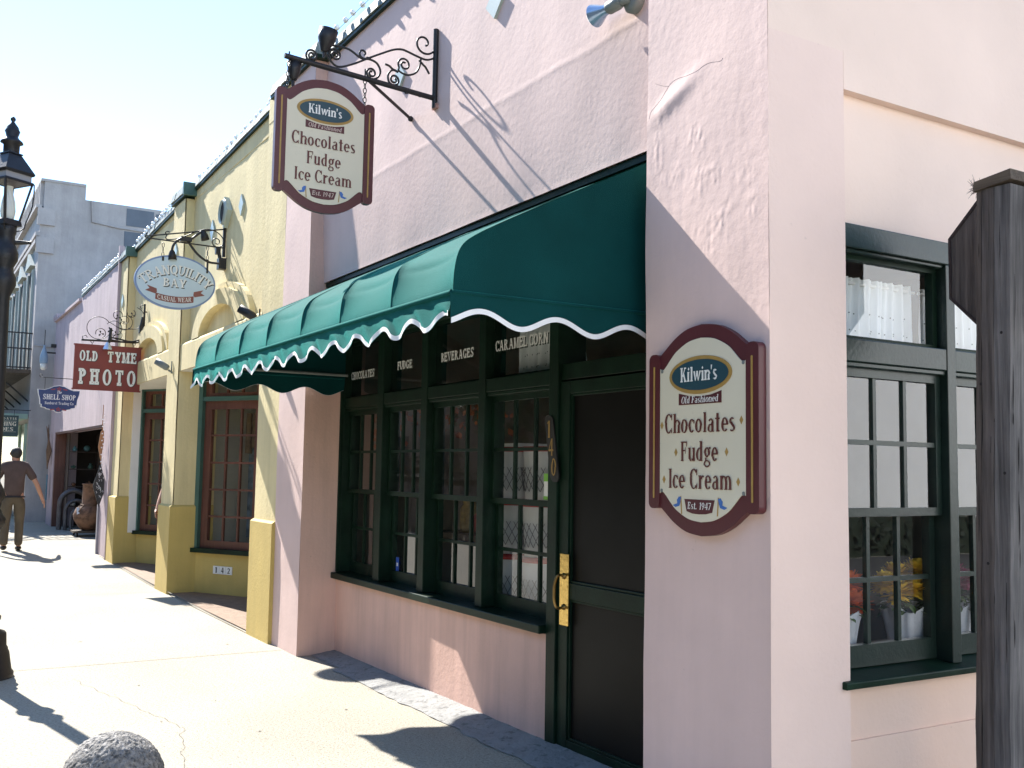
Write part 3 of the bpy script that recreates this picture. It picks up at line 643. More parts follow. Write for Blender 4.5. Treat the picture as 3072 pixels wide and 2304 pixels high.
def flowerpot(x, y, z, m_, label, heads, pot=True):
    t = thing('flower_pot', label, 'flowers', (x, y, z), 0, 'pots of chrysanthemums on the window shelf')
    p = MB(); n = 26; prof = [(.066, 0), (.074, .07), (.086, .14), (.098, .20)]
    def f(u, v):
        a = 2*pi*u; i = v*3; k = min(int(i), 2); q = i-k
        r = prof[k][0]*(1-q)+prof[k+1][0]*q; zz = prof[k][1]*(1-q)+prof[k+1][1]*q
        r *= 1+.07*v*sin(a*5+2*v)+.05*sin(a*9+1.5*v)+.03*v*sin(a*14); zz += v*v*.018*sin(a*4+1)
        return (x+r*cos(a), y+r*sin(a), z+zz)
    p.grid(f, 60, 9); p.lathe((x, y, z+.001), [(.001, 0), (.058, .001)], 20); p.build('foil_wrap', FOIL, t)
    lf = MB()
    for k in range(46):
        a = random.uniform(0, 2*pi); e = random.uniform(-.35, .7)
        leaf(lf, (x+.05*cos(a), y+.05*sin(a), z+.185+random.uniform(0, .06)), (cos(a), sin(a), e), random.uniform(.06, .10), .017)
    lf.build('leaves', LEAF, t)
    for hx, hy, hz, r in heads:
        b = MB(); petals(b, (x+hx, y+hy, z+hz), r*1.22, 30); b.sphere((x+hx, y+hy, z+hz), r*.35, 8); b.build('bloom', m_, t)
shf = MB(); shf.box(-3.32, -2.935, 3.30, 5.34, .69, .725); shf.box(-3.30, -3.26, 3.32, 5.3, .05, .69)
tag(shf.build('window_shelf', INTF), 'dark shelf inside the side window carrying the flower pots', 'shelf')
flowerpot(-3.03, 3.885, .726, YFL, 'yellow chrysanthemums in crumpled grey foil behind the side window', [(.02, -.14, .31, .055), (.0, -.06, .35, .052), (.05, .03, .36, .060), (.05, .00, .28, .055), (.04, .12, .285, .055), (.03, -.09, .27, .062), (-.04, .05, .30, .05), (.02, .08, .33, .045), (-.05, -.10, .29, .05)])
flowerpot(-3.03, 3.45, .726, OFL, 'orange chrysanthemums half hidden by the edge of the pink pilaster', [(.02, .04, .32, .062), (.04, .055, .24, .066), (-.02, -.06, .30, .06), (.0, -.02, .36, .05), (.0, -.11, .25, .06)])
flowerpot(-3.03, 4.22, .726, MFL, 'magenta chrysanthemums beside the weathered wooden post', [(.02, -.02, .345, .05), (.03, .045, .31, .05), (.03, -.06, .30, .05), (-.03, .02, .33, .05), (.0, .10, .29, .05)])

# ------------------------------------------------------------------ awning
aw = thing('awning', 'dark green canvas awning with white scalloped trim over the pink shop front', 'awning', (-5.75, 3.0, 2.2))
AX0, AX1 = -7.83, -3.65
prof = [(3.0, 2.982), (2.75, 2.855), (2.405, 2.684), (2.20, 2.578), (2.082, 2.514), (2.02, 2.478), (1.975, 2.448), (1.945, 2.415), (1.925, 2.375), (1.915, 2.32), (1.911, 2.265), (1.91, 2.225)]
prof = [tuple(p)[:2] for p in smooth_path([(a, b, 0) for a, b in prof], 3)]
RIB = [-7.83, -7.27, -6.68, -6.10, -5.48, -4.89, -4.26, -3.65]
def canopy(off):
    c = MB()
    for a, b in zip(RIB, RIB[1:]):
        def f(u, v):
            k = v*(len(prof)-1); i = min(int(k), len(prof)-2); q = k-i
            y = prof[i][0]*(1-q)+prof[i+1][0]*q; z = prof[i][1]*(1-q)+prof[i+1][1]*q
            d0 = Vector((prof[i+1][0]-prof[i][0], prof[i+1][1]-prof[i][1])).normalized(); nrm = Vector((d0.y, -d0.x))   # outward = up/front
            if nrm.y < 0 and abs(nrm.y) > .3: nrm = -nrm
            if nrm.x > 0: nrm = -nrm
            bulge = (sin(pi*u)**.62)
            wv = max(0, min(1, (v-.30)/.36)); tt = max(0, min(1, (v-.66)/.34)); tail = 1-tt*tt*(3-2*tt)
            amp = .003+.041*wv*tail
            s = -amp*bulge+.003*noise.noise((a+(b-a)*u*2, v*6, 3))+off
            return (a+(b-a)*u, y+nrm.x*s, z+nrm.y*s)
        c.grid(f, 26, len(prof)-1)
    return c
canopy(0).build('canopy', FAB, aw)
for x in RIB[1:-1]: MB().tube([(x, y, z-.0005) for y, z in prof], .002, 5).build('seam', FAB, aw)
for x, dx in ((AX1, -.004), (AX0, .004)):
    e = MB(); pts = [(y+.002, z-.002) for y, z in prof]+[(3.12, 2.222), (3.12, 2.965)]
    e.prism(pts, lambda u, v, d: (x+d, u, v), min(0, dx), max(0, dx)); e.build('end_panel', FAB, aw)
def val_bottom(s, wl_, ph=0): return 2.112+.029*cos(2*pi*(s/wl_)+ph)
def front_off(x, v):        # wrinkles of the hanging skirt
    return (.006*noise.noise((x*7-v*2.6, v*1.1, 2))+.0035*sin(x*31-v*6)+.002*sin(x*57-v*11))*(.2+v)
def side_off(y, v): return .004*noise.noise((y*6, v*2, 7))
FVAL = lambda x: val_bottom(x-(-7.70), .3085, 0)-.01
SVAL = lambda y: val_bottom(y-2.035, .378, 0)
vf = MB(); vf.grid(lambda u, v: (AX0+(AX1-AX0)*u, 1.906-front_off(AX0+(AX1-AX0)*u, v)-.012*v, 2.214+(FVAL(AX0+(AX1-AX0)*u)-2.214)*v), 430, 7); vf.build('front_valance', FAB, aw)
tf = MB()
def strip_front(d):
    def f(u, v):
        x = AX0+(AX1-AX0)*u; zb = FVAL(x); vv = 1-(.032*(1-v))/(2.214-zb)
        slope = (FVAL(x+.004)-FVAL(x-.004))/.008; k = .021*math.sqrt(1+slope*slope)
        return (x, 1.906-front_off(x, 1)-.012+d, zb-.002+k*v)
    return f
tf.grid(strip_front(-.004), 430, 1); tf.build('front_trim', FABW, aw)
for x, sg in ((AX1+.004, 1), (AX0-.004, -1)):
    v_ = MB(); v_.grid(lambda u, v: (x+sg*(side_off(1.89+1.23*u, v)+.012*v), 1.895+1.225*u, 2.222+(SVAL(1.895+1.225*u)-2.222)*v), 150, 5); v_.build('side_valance', FAB, aw)
    t_ = MB()
    for d in (.004,):
        def f(u, v):
            y = 1.895+1.225*u; zb = SVAL(y); sl_ = (SVAL(y+.004)-SVAL(y-.004))/.008
            return (x+sg*(side_off(y, 1)+.012)+sg*d, y, zb-.002+.022*math.sqrt(1+sl_*sl_)*v)
        t_.grid(f, 150, 1)
    t_.build('side_trim', FABW, aw)
fb = MB(); fb.tube([(AX0, 1.905, 2.222), (AX1, 1.905, 2.222)], .011, 8); fb.tube([(AX1+.002, 1.905, 2.222), (AX1+.002, 3.1, 2.226)], .009, 8); fb.tube([(AX0-.002, 1.905, 2.222), (AX0-.002, 3.1, 2.226)], .009, 8)
fb.build('piping', FAB, aw)
fr = MB()
for x in (AX0+.03, AX1-.03): fr.tube([(x, 1.93, 2.25), (x, 3.13, 2.25)], .012, 8); fr.tube([(x, 1.99, 2.36), (x, 3.10, 2.90)], .012, 8)
fr.tube([(AX0+.03, 1.935, 2.25), (AX1-.03, 1.935, 2.25)], .012, 8); fr.tube([(AX0+.03, 3.10, 2.95), (AX1-.03, 3.10, 2.95)], .012, 8)
fr.build('frame_bar', GREYM, aw)

# ------------------------------------------------------------------ the two round topped shop signs
def shop_sign(parent, mp, worn=False):
    """mp(u, v, d): u right, v up, d towards the viewer; about .65 x .86 m"""
    def arch(q, lead):
        top = lead+[tuple(p)[:2] for p in smooth_path([(a, b, 0) for a, b in q], 5)]; top += [(-u, v) for u, v in top[-2::-1]]
        return top+[(-u, -v) for u, v in top[1:-1]]
    OUT = arch([(.262, .318), (.228, .342), (.167, .384), (.09, .417), (0, .429)], [(.262, 0)])
    INN = arch([(.257, .263), (.247, .256), (.234, .258), (.212, .276), (.185, .302), (.148, .331), (.075, .363), (0, .373)], [(.257, 0)])
    bd = MB(); bd.prism(OUT, mp, -.016, .012)
    for s in (-1, 1):
        pts = rrect(.258, .327, -.328, .328, .026)
        if s < 0: pts = [(-u, v) for u, v in pts][::-1]
        bd.prism(pts, mp, -.019, .019)
    bd.build('border', MAROON, parent, bevel=.004)
    pn = MB(); pn.prism(INN, mp, .0125, .016); pn.build('panel', SIGNC, parent)
    gl = MB()
    for s in (-1, 1):
        u = .292*s; gl.prism(rrect(u-.005, u+.005, -.285, .275, .004), mp, .0195, .021)
    ov = [(ellipse(-.006, .222, .188, .078), .0165, .0185, GOLD), (ellipse(-.006, .222, .170, .0625), .0190, .0205, TEALS)]
    gl.prism(ov[0][0], mp, ov[0][1], ov[0][2])
    if not worn:
        for u, v in ((-.243, .022), (.232, .03), (-.152, -.092), (.150, -.092), (-.228, -.205), (.214, -.208)):
            gl.prism([(u-.010, v), (u, v-.017), (u+.010, v), (u, v+.017)], mp, .0165, .0175)
    for u in (-.115, .098): gl.prism([(u-.003, -.345), (u+.003, -.345), (u+.003-.006*(1 if u > 0 else -1)*-1, -.272), (u-.003-.006*(1 if u > 0 else -1)*-1, -.272)], mp, .0165, .0175)
    gl.build('gold_trim', GOLD, parent)
    MB().prism(ov[1][0], mp, ov[1][1], ov[1][2]).build('emblem', TEALS, parent)
    rb = MB(); rb.prism([(-.135, .103), (.122, .103), (.122, .152), (.06, .138), (-.006, .134), (-.07, .138), (-.135, .152)], mp, .0162, .0172); rb.build('ribbon', MAROON, parent)
    rb = MB(); rb.prism([(-.098, -.283), (.082, -.283), (.068, -.332), (.03, -.340), (-.01, -.342), (-.05, -.340), (-.084, -.332)], mp, .0165, .0175)
    rb.build('ribbon', MAROON, parent)
    for s, u in ((-1, -.118), (1, .102)):
        fl = MB(); pts = [(u, -.276), (u+.014*s, -.274), (u+.026*s, -.288), (u+.024*s, -.302), (u+.052*s, -.310), (u+.036*s, -.318), (u+.012*s, -.312), (u+.006*s, -.300)]
        fl.prism(pts if s > 0 else pts[::-1], mp, .0168, .0178)
        fl.build('blue_flag', BLUEF, parent)
    for t, cu, b, wd, h in (('Chocolates', -.010, -.012, .425, .080), ('Fudge', -.008, -.128, .225, .080), ('Ice Cream', -.010, -.240, .375, .080)):
        letters(MB(), t, cu, b, wd, h, mp, .0185, S=.19, T=.07, SE=.045, SH=.05).build('lettering', LETM, parent)
    lw = MB(); letters(lw, "Kilwin's", -.008, .197, .225, .060, mp, .0215, S=.20, T=.13, SE=.05, SH=.09, slant=.0, track=.02); lw.build('emblem_lettering', LETW, parent)
    letters(MB(), 'Old Fashioned', -.007, .109, .222, .028, mp, .0178, slant=.15, S=.17, T=.09).build('ribbon_lettering', LETS if worn else LETW, parent); lp = MB()
    letters(lp, 'Est. 1947', -.008, -.322, .140, .028, mp, .0180, slant=.12, S=.18, T=.09); lp.build('ribbon_lettering', LETS if worn else LETW, parent)
    sc = MB()
    if not worn:
        for u in (-.243, .243):
            for v in (.252, -.252): sc.prism(ellipse(u, v, .007, .008, 10), mp, .012, .0185)
        sc.build('screw', GREYM, parent)
wsn = thing('wall_sign', 'maroon and cream round topped sign fixed to the pink pilaster at head height', 'sign', (-3.132, 2.80, 1.25))
shop_sign(wsn, lambda u, v, d: (-3.132+u, 2.797-d, 1.678+v))
hs = thing('hanging_sign', 'maroon and cream round topped sign hanging from the scrolled iron bracket', 'sign', (-5.87, 2.16, 3.05))
shop_sign(hs, lambda u, v, d: (-5.87+d, 2.158+u*.975, 3.467+v*.975), worn=True)
ch = MB()
for y0, y1 in ((1.915, 1.905), (2.412, 2.414)):
    z0, z1 = 3.955, 3.775
    n = 6
    for i in range(n):
        a = Vector((-5.87, y0+(y1-y0)*i/n, z0+(z1-z0)*i/n)); b = Vector((-5.87, y0+(y1-y0)*(i+1)/n, z0+(z1-z0)*(i+1)/n)); mid = (a+b)/2; h = (a-b).length*.62
        ax = Vector((1, 0, 0)) if i % 2 else Vector((0, 1, 0))
        ch.tube([mid+ax*.011*cos(2*pi*k/12)+Vector((0, 0, 1))*h*sin(2*pi*k/12) for k in range(13)], .0032, 5, False)
ch.build('chain', IRON, hs)
# ------------------------------------------------------------------ wrought iron bracket of the hanging sign
br = thing('sign_bracket', 'black wrought iron scroll bracket on the upper pink wall', 'bracket', (-5.87, 2.91, 3.9))
P3 = lambda pts, x=-5.87: [(x, a, b) for a, b in pts]
b = MB(); b.tube(P3([(2.905, 3.865), (2.905, 4.40)]), .019, 6); b.build('wall_bar', IRON, br)
b = MB(); b.tube(P3([(2.91, 3.93), (1.885, 3.988)]), .018, 8)
for y in (1.915, 2.412): b.tube(P3([(y, 3.95), (y, 4.02)]), .005, 6)
for y in (2.70, 2.80): b.tube(P3([(y, 3.92), (y, 3.95)]), .012, 6)
b.build('arm', IRON, br)
b = MB(); b.tube([(-5.87, 2.434, 3.952), (-6.249, 2.912, 3.906)], .011, 7); b.sphere((-6.249, 2.912, 3.906), .02, 8); b.build('brace', IRON, br)
b = MB(); b.box(-5.90, -5.84, 2.90, 2.94, 3.86, 3.89); b.build('foot_plate', mat('rusty_pink_plate', (.40, .22, .18), .8, .3, 30), br)
def scroll(mb, pts, r=.007): mb.tube(smooth_path(P3(pts), 5), r, 6)
sc = MB()
scroll(sc, spiral((2.822, 4.285), .015, .085, 300, 720+20)[:]+[(2.912, 4.25), (2.895, 4.205), (2.84, 4.178), (2.772, 4.186), (2.70, 4.202), (2.656, 4.206), (2.60, 4.190), (2.52, 4.147), (2.43, 4.095), (2.33, 4.035), (2.235, 3.995), (2.18, 4.02), (2.14, 4.07), (2.11, 4.115)])
scroll(sc, [(2.16, 4.12), (2.22, 4.125), (2.30, 4.122), (2.38, 4.085), (2.44, 4.09), (2.49, 4.075), (2.515, 4.03), (2.50, 3.985), (2.46, 3.963)]+spiral((2.455, 4.003), .036, .010, -95, -95-560))
scroll(sc, spiral((2.396, 4.118), .008, .034, -420, -60)+[(2.425, 4.098), (2.45, 4.088)])
scroll(sc, [(2.80, 4.18), (2.79, 4.12), (2.76, 4.07), (2.70, 4.045), (2.645, 4.06)]+spiral((2.682, 4.110), .046, .012, 215, 215-520))
scroll(sc, [(2.64, 4.05), (2.60, 4.055), (2.57, 4.02), (2.575, 3.975), (2.60, 3.957)]+spiral((2.612, 3.994), .036, .010, -90, -90+520))
scroll(sc, [(2.18, 4.02), (2.165, 4.07), (2.19, 4.10)]+spiral((2.209, 4.066), .036, .010, 100, 100-520))
scroll(sc, [(2.11, 3.985), (2.04, 3.99), (2.02, 4.02)]+spiral((2.058, 4.028), .038, .010, 190, 190-560))
scroll(sc, [(2.545, 4.083), (2.575, 4.078), (2.60, 4.062), (2.63, 4.055)]); scroll(sc, [(2.785, 4.165), (2.815, 4.14), (2.835, 4.125), (2.862, 4.087)])
sc.build('scroll', IRON, br)
def spot(x, y, z, ax, parent, r=.05, L=.12):
    q = Vector((0, 0, 1)).rotation_difference(Vector(ax)).to_matrix()
    s = MB(); s.lathe((x, y, z), [(.02, -.01), (.03, .01), (r, L*.5), (r*1.1, L), (r*.95, L), (r*.85, L*.8), (.001, L*.8)], 16, q)
    s.tube([(x, y, z), (x, y, z-.05)], .010, 6); return s.build('spotlight', IRON, parent)
spot(-5.87, 2.135, 4.08, (.1, .15, .9), br, .055, .13); spot(-5.9, 1.955, 3.87, (0, .05, .9), br, .04, .10)
# ------------------------------------------------------------------ flood light high on the pink wall
fl = thing('flood_light', 'twin headed grey flood light with a blue reflector bulb high on the pink wall', 'lamp', (-3.80, 2.9, 3.775))
FZ = 3.745
f = MB(); f.lathe((-3.74, 2.925, FZ), [(.058, 0), (.060, .04), (.045, .055), (.001, .056)], 18, Matrix.Rotation(R(90), 3, 'X')); f.build('junction_box', GREYM, fl)
f = MB(); f.tube([(-3.74, 2.875, FZ), (-3.76, 2.855, FZ), (-3.80, 2.853, FZ+.002)], .02, 8)
q = Vector((0, 0, 1)).rotation_difference(Vector((-.97, -.16, -.06))).to_matrix(); fp = Vector((-3.78, 2.853, FZ+.002))
f.lathe(fp, [(.026, 0), (.032, .02), (.032, .08), (.026, .09)], 16, q); f.build('lamp_holder', GREYM, fl)
f = MB(); f.lathe(fp+q @ Vector((0, 0, .085)), [(.024, 0), (.028, .03), (.055, .085), (.058, .095)], 20, q); f.build('reflector_bulb', mat('blue_reflector', (.34, .46, .62), .2, .1, 6, metal=.6), fl)
f = MB(); f.lathe(fp+q @ Vector((0, 0, .085)), [(.058, .095), (.04, .112), (.001, .118)], 20, q); f.build('bulb_face', BULB, fl)

# ------------------------------------------------------------------ yellow building
yb = thing('yellow_shop_building', 'yellow stucco shop building with arched bays and slanted brown windows', 'building', (-12, 3, 0))
TOPZ = 4.70
def yb_grid(mb, x0, x1, y, z0, z1, sd, nu, nv, amp=.005): mb.grid(wall_pt(x0, x1, y, z0, z1, amp, 1.7, sd), nu, nv)
BAY = [(-12.36, -9.17, -10.85), (-15.82, -12.94, -14.38)]
w_ = MB()
for a, b, ctr in BAY:
    yb_grid(w_, a-.02, b+.02, 2.93, 2.93, TOPZ, a, 70, 40)
    w_.box(a-.02, b+.02, 2.99, 3.2, 2.61, TOPZ)
w_.box(-16.36, -8.57, 3.15, 3.25, 2.61, TOPZ)
for x0, x1 in ((-9.17, -8.57), (-12.94, -12.36), (-16.36, -15.82)):
    yb_grid(w_, x0, x1, 2.82, 1.0, TOPZ, x0, 16, 90); w_.box(x0, x1, 2.835, 3.3, 1.0, TOPZ)
for xa, xb, a, b in ((-12.36, -9.0, 4.81, 4.93), (-15.85, -12.9, 4.68, 4.79)): w_.hexa([(xa, 2.925, 4.69), (xb, 2.925, 4.69), (xb, 3.25, 4.69), (xa, 3.25, 4.69)], [(xa, 2.925, a), (xb, 2.925, b), (xb, 3.25, b), (xa, 3.25, a)])
w_.box(-9.17, -8.57, 2.82, 3.25, 4.69, 4.92)
w_.build('wall', YEL, yb)
for x0, x1 in ((-9.17, -8.57), (-12.94, -12.36), (-16.36, -15.82)):
    z0 = gz((x0+x1)/2)-.03; lw_ = MB()
    lw_.hexa([(x0-.02, 2.79, z0), (x1+(.02 if x1 < -9 else 0), 2.79, z0), (x1+(.02 if x1 < -9 else 0), 3.3, z0), (x0-.02, 3.3, z0)],
             [(x0-.02, 2.79, 1.01), (x1+(.02 if x1 < -9 else 0), 2.79, 1.01), (x1+(.02 if x1 < -9 else 0), 3.3, 1.01), (x0-.02, 3.3, 1.01)])
    lw_.hexa([(x0-.02, 2.79, 1.01), (x1+(.02 if x1 < -9 else 0), 2.79, 1.01), (x1+(.02 if x1 < -9 else 0), 3.3, 1.01), (x0-.02, 3.3, 1.01)],
             [(x0, 2.815, 1.03), (x1, 2.815, 1.03), (x1, 3.3, 1.03), (x0, 3.3, 1.03)])
    lw_.build('pilaster_base', YELD, yb)
# beams with arch mouldings
for a, b, c in BAY:
    bm = MB()
    n = 30; rx, rz, ox, oz, zb = .72, .27, 1.13, .50, 2.935
    bm.box(a, b, 2.835, 3.2, 2.61, 2.91); bm.hexa([(a, 2.835, 2.91), (b, 2.835, 2.91), (b, 3.0, 2.91), (a, 3.0, 2.91)], [(a, 2.85, zb), (b, 2.85, zb), (b, 3.0, zb), (a, 3.0, zb)])
    for i in range(n):
        t0, t1 = pi*i/n, pi*(i+1)/n
        q = lambda t, k: (c+(rx+(ox-rx)*k)*cos(t), zb+(rz+(oz-rz)*k)*sin(t))
        for (k0, k1, y) in ((0, .72, 2.838), (.72, 1, 2.872)):
            p = [q(t0, k0), q(t0, k1), q(t1, k1), q(t1, k0)]
            bm.add([(u, y, v) for u, v in p]+[(u, 3.01, v) for u, v in p], [(0, 1, 2, 3), (7, 6, 5, 4), (1, 5, 6, 2), (3, 7, 4, 0)])
    bm.build('arch_moulding', YEL, yb)
    so2 = MB(); so2.poly([(a, 2.84, 2.606), (b, 2.84, 2.606), (b, 5.5, 2.606), (a, 5.5, 2.606)]); so2.build('soffit', CREAM, yb)
# diamonds, round vent, number plate
for cx, cz, s in ((-11.45, 4.14, .105), (-10.33, 4.19, .10), (-12.72, 4.10, .10), (-16.1, 3.95, .09), (-13.04, 4.14, .09)):
    y = 2.925 if -12.3 < cx < -9.2 or -15.8 < cx < -12.95 else 2.815
    MB().prism([(cx-s*.8, cz), (cx, cz-s*1.15), (cx+s*.8, cz), (cx, cz+s*1.15)], lambda u, v, d: (u, y-d, v), -.02, .012).build('diamond_tile', TILE, yb)
vn = MB(); vx, vz = -10.84, 4.215
sq = [(vx-.15, vz), (vx, vz-.17), (vx+.15, vz), (vx, vz+.17)]
vn.prism(sq, lambda u, v, d: (u, 2.925-d, v), -.02, .05)
n = 24
vn.add([(vx+.125*cos(2*pi*i/n), 2.8745, vz+.140*sin(2*pi*i/n)) for i in range(n)]+[(vx+.112*cos(2*pi*i/n), 2.845, vz+.126*sin(2*pi*i/n)) for i in range(n)]+[(vx+.098*cos(2*pi*i/n), 2.870, vz+.110*sin(2*pi*i/n)) for i in range(n)],
       [(i, (i+1) % n, (i+1) % n+n, i+n) for i in range(n)]+[(i+n, (i+1) % n+n, (i+1) % n+2*n, i+2*n) for i in range(n)], True)
vo = vn.build('round_vent', TILE, yb)
MB().prism(ellipse(vx, vz, .104, .117, 24), lambda u, v, d: (u, 2.866-d, v), -.001, .001).build('vent_opening', BLACKHOLE, vo)
# copings
def small_cap(x0, x1, y0, z0, z1): MB().box(x0, x1, y0, 3.3, z0, z1).build('coping_cap', DKG if False else COP, yb, bevel=.006)
coping(-12.24, -9.06, 2.884, 3.3, 4.815, 4.925, yb, th=.085); coping(-15.74, -13.0, 2.884, 3.3, 4.685, 4.785, yb, th=.085)
for x0, x1, z0, z1 in ((-12.98, -12.25, 4.75, 4.865), (-16.42, -15.75, 4.615, 4.72)):
    coping(x0, x1-.045, 2.775, 3.3, z0, z0, yb, th=z1-z0)
    MB().box(x1-.045, x1, 2.765, 3.3, z0-.03, z1+.008).build('coping_end', JADE, yb)
MB().box(-16.4, -8.57, 3.2, 9, 4.4, 4.55).build('roof', STRIP, yb)
MB().box(-16.4, -8.57, 6.4, 6.5, 0, 4.4).build('inner_wall', INT, yb)
# slanted display windows
ANG = R(30)
def slant_window(ox, oy, jamb_mat, zb, with_number):
    d = Vector((cos(ANG), sin(ANG), 0)); nn = Vector((-d.y, d.x, 0))
    mp = lambda u, t, z: tuple(Vector((ox, oy, 0))+d*u+nn*t+Vector((0, 0, z)))       # t grows inwards
    def bx(mb, a, b, t0, t1, c, e): mb.hexa([mp(a, t0, c), mp(b, t0, c), mp(b, t1, c), mp(a, t1, c)], [mp(a, t0, e), mp(b, t0, e), mp(b, t1, e), mp(a, t1, e)])
    W = 1.0
    ap = MB(); bx(ap, -.06, W+.10, 0, .12, zb-.03, .478); ap.build('apron', YELD, yb)
    j = MB(); bx(j, -.07, .03, -.02, .10, .53, 2.61); bx(j, W-.06, W+.06, -.02, .10, .53, 2.61); bx(j, .03, W-.06, -.01, .10, 2.262, 2.315); bx(j, .03, W-.06, -.01, .10, 2.58, 2.61)
    if jamb_mat is not None:
        k = MB(); k.box(ox-.1, ox+.008, 2.98, 3.15, .5, 2.6055); k.build('white_jamb', jamb_mat, yb)
    jo = j.build('bay_window', JADE, yb)
    s = MB(); bx(s, -.14 if jamb_mat is None else -.16, W+.09, -.06, .10, .478, .53); s.build('sill', DKG, jo)
    g_ = MB(); a, b = .03, W-.06
    bx(g_, a, a+.11, .03, .075, .53, 2.262); bx(g_, b-.11, b, .03, .075, .53, 2.262); bx(g_, a+.11, b-.11, .03, .075, .53, .62); bx(g_, a+.11, b-.11, .03, .075, 2.165, 2.262)
    for i in (1, 2): u = a+.11+(b-a-.22)*i/3; bx(g_, u-.012, u+.012, .04, .07, .62, 2.165)
    for z in (.902, 1.217, 1.533, 1.856): bx(g_, a+.11, b-.11, .0385, .0685, z-.012, z+.012)
    g_.build('brown_sash', BROWN, jo)
    t = MB(); bx(t, a, a+.10, .03, .075, 2.315, 2.58); bx(t, b-.10, b, .03, .075, 2.315, 2.58); bx(t, a+.10, b-.10, .03, .075, 2.315, 2.36); bx(t, a+.10, b-.10, .03, .075, 2.54, 2.58)
    for i in (1, 2): u = a+.10+(b-a-.20)*i/3; bx(t, u-.012, u+.012, .04, .07, 2.36, 2.54)
    t.build('brown_transom', BROWN, jo)
    MB().poly([mp(a+.05, .055, .57), mp(b-.05, .055, .57), mp(b-.05, .055, 2.56), mp(a+.05, .055, 2.56)]).build('pane', GLASS, jo)
    # shop interior behind the glass
    i_ = MB()
    for k in range(15): z = .5+k*.125; bx(i_, .10, 1.3, .95, .96, z, z+.115)
    bx(i_, .10, 1.3, .965, .975, .4, 2.6); i_.build('slat_board', SLAT, yb)
    i_ = MB(); bx(i_, -.10, -.02, .12, .97, .4, 2.6); bx(i_, .0, 1.3, .1, .98, .42, .45); i_.build('display_floor', SLAT, yb)
    return mp, bx
mpa, bxa = slant_window(-12.34, 3.11, None, 0, True)
mpb, bxb = slant_window(-15.80, 3.11, WHITEP, .07, False)
nb = MB()
for k in range(3): bxa(nb, .30+.10*k, .394+.10*k, -.012, -.0005, .245, .335)
nbo = nb.build('number_plate', PAPER, yb)
for k, c in enumerate('142'): letters(MB(), c, .347+.10*k, .258, .045, .064, lambda u, v, d: mpa(u, -.0125-d, v), .0, S=.22, T=.14, SE=.03, SH=.1).build('number', BLACKL, nbo)
# things in the display windows
def disp(name, label, cat, mb, m_): return tag(mb.build(name, m_), label, cat)
v = MB(); p = mpa(.62, .55, .45); v.lathe(p, [(.001, 0), (.11, 0), (.17, .12), (.19, .30), (.15, .48), (.12, .55), (.13, .60), (.11, .60), (.001, .58)], 24); disp('ribbed_vase', 'large pale ribbed vase standing in the yellow shop window', 'vase', v, BUCK)
v = MB(); p = mpa(.45, .50, 1.17); v.sphere(p, .05, 12, 1, .6, 1.2); v.tube([p, (p[0]+.0, p[1], p[2]+.09), (p[0]+.03, p[1], p[2]+.15), (p[0]+.06, p[1], p[2]+.13)], [.03, .018, .014, .008], 8); p2 = mpa(.45, .5, 1.05); v.tube([p2, p], .006, 6)
disp('pink_bird_ornament', 'small pink bird ornament behind the brown window panes', 'ornament', v, mat('pink_bird', (.55, .12, .10), .5))
v = MB()
for k in range(9):
    u = .2+.06*k; p = mpa(u, .6+.05*(k % 3), 2.15); L = .35+.18*random.random(); v.tube([p, (p[0], p[1], p[2]-L)], [.035, .045], 8)
disp('hanging_clothes', 'row of brownish clothes hanging inside the yellow shop window', 'clothes', v, mat('brown_cloth', (.22, .15, .09), .9, .3, 8))
v = MB(); bxa(v, .12, .24, .7, .75, .62, 2.0); disp('blue_print', 'narrow bluish print behind the brown panes of the yellow shop window', 'picture', v, mat('blue_print', (.16, .20, .24), .6, .5, 12))
v = MB(); bxb(v, .28, .75, .9, .93, 1.15, 1.75); 
fo = v.build('framed_photograph', BLACKHOLE); tag(fo, 'dark framed photograph inside the far slanted window', 'picture')
v = MB(); bxb(v, .33, .70, .895, .9, 1.22, 1.68); v.build('picture_panel', INTF, fo)
# small wall fixtures on the yellow building
def fixture(name, label, x, z, y=2.80, m_=IRON):
    t = thing(name, label, 'lamp', (x, y, z)); s = MB(); q = Vector((0, 0, 1)).rotation_difference(Vector((-.35, -.75, .5))).to_matrix()
    s.lathe((x, y-.03, z), [(.03, 0), (.04, .02), (.042, .17), (.036, .17), (.001, .14)], 14, q); s.build('lamp_shade', m_, t)
    s = MB(); s.tube([(x, y+.03, z-.05), (x, y-.03, z-.02)], .012, 6); s.tube([(x, y+.01, z-.06), (x, y+.01, z+.09)], .008, 6); s.build('mount', m_, t)
fixture('wall_spotlight', 'slim grey spotlight on the middle yellow pilaster', -12.66, 2.66, m_=GREYM)
fixture('wall_spotlight', 'small black spotlight on the yellow beam just above the awning top', -9.2, 2.86)

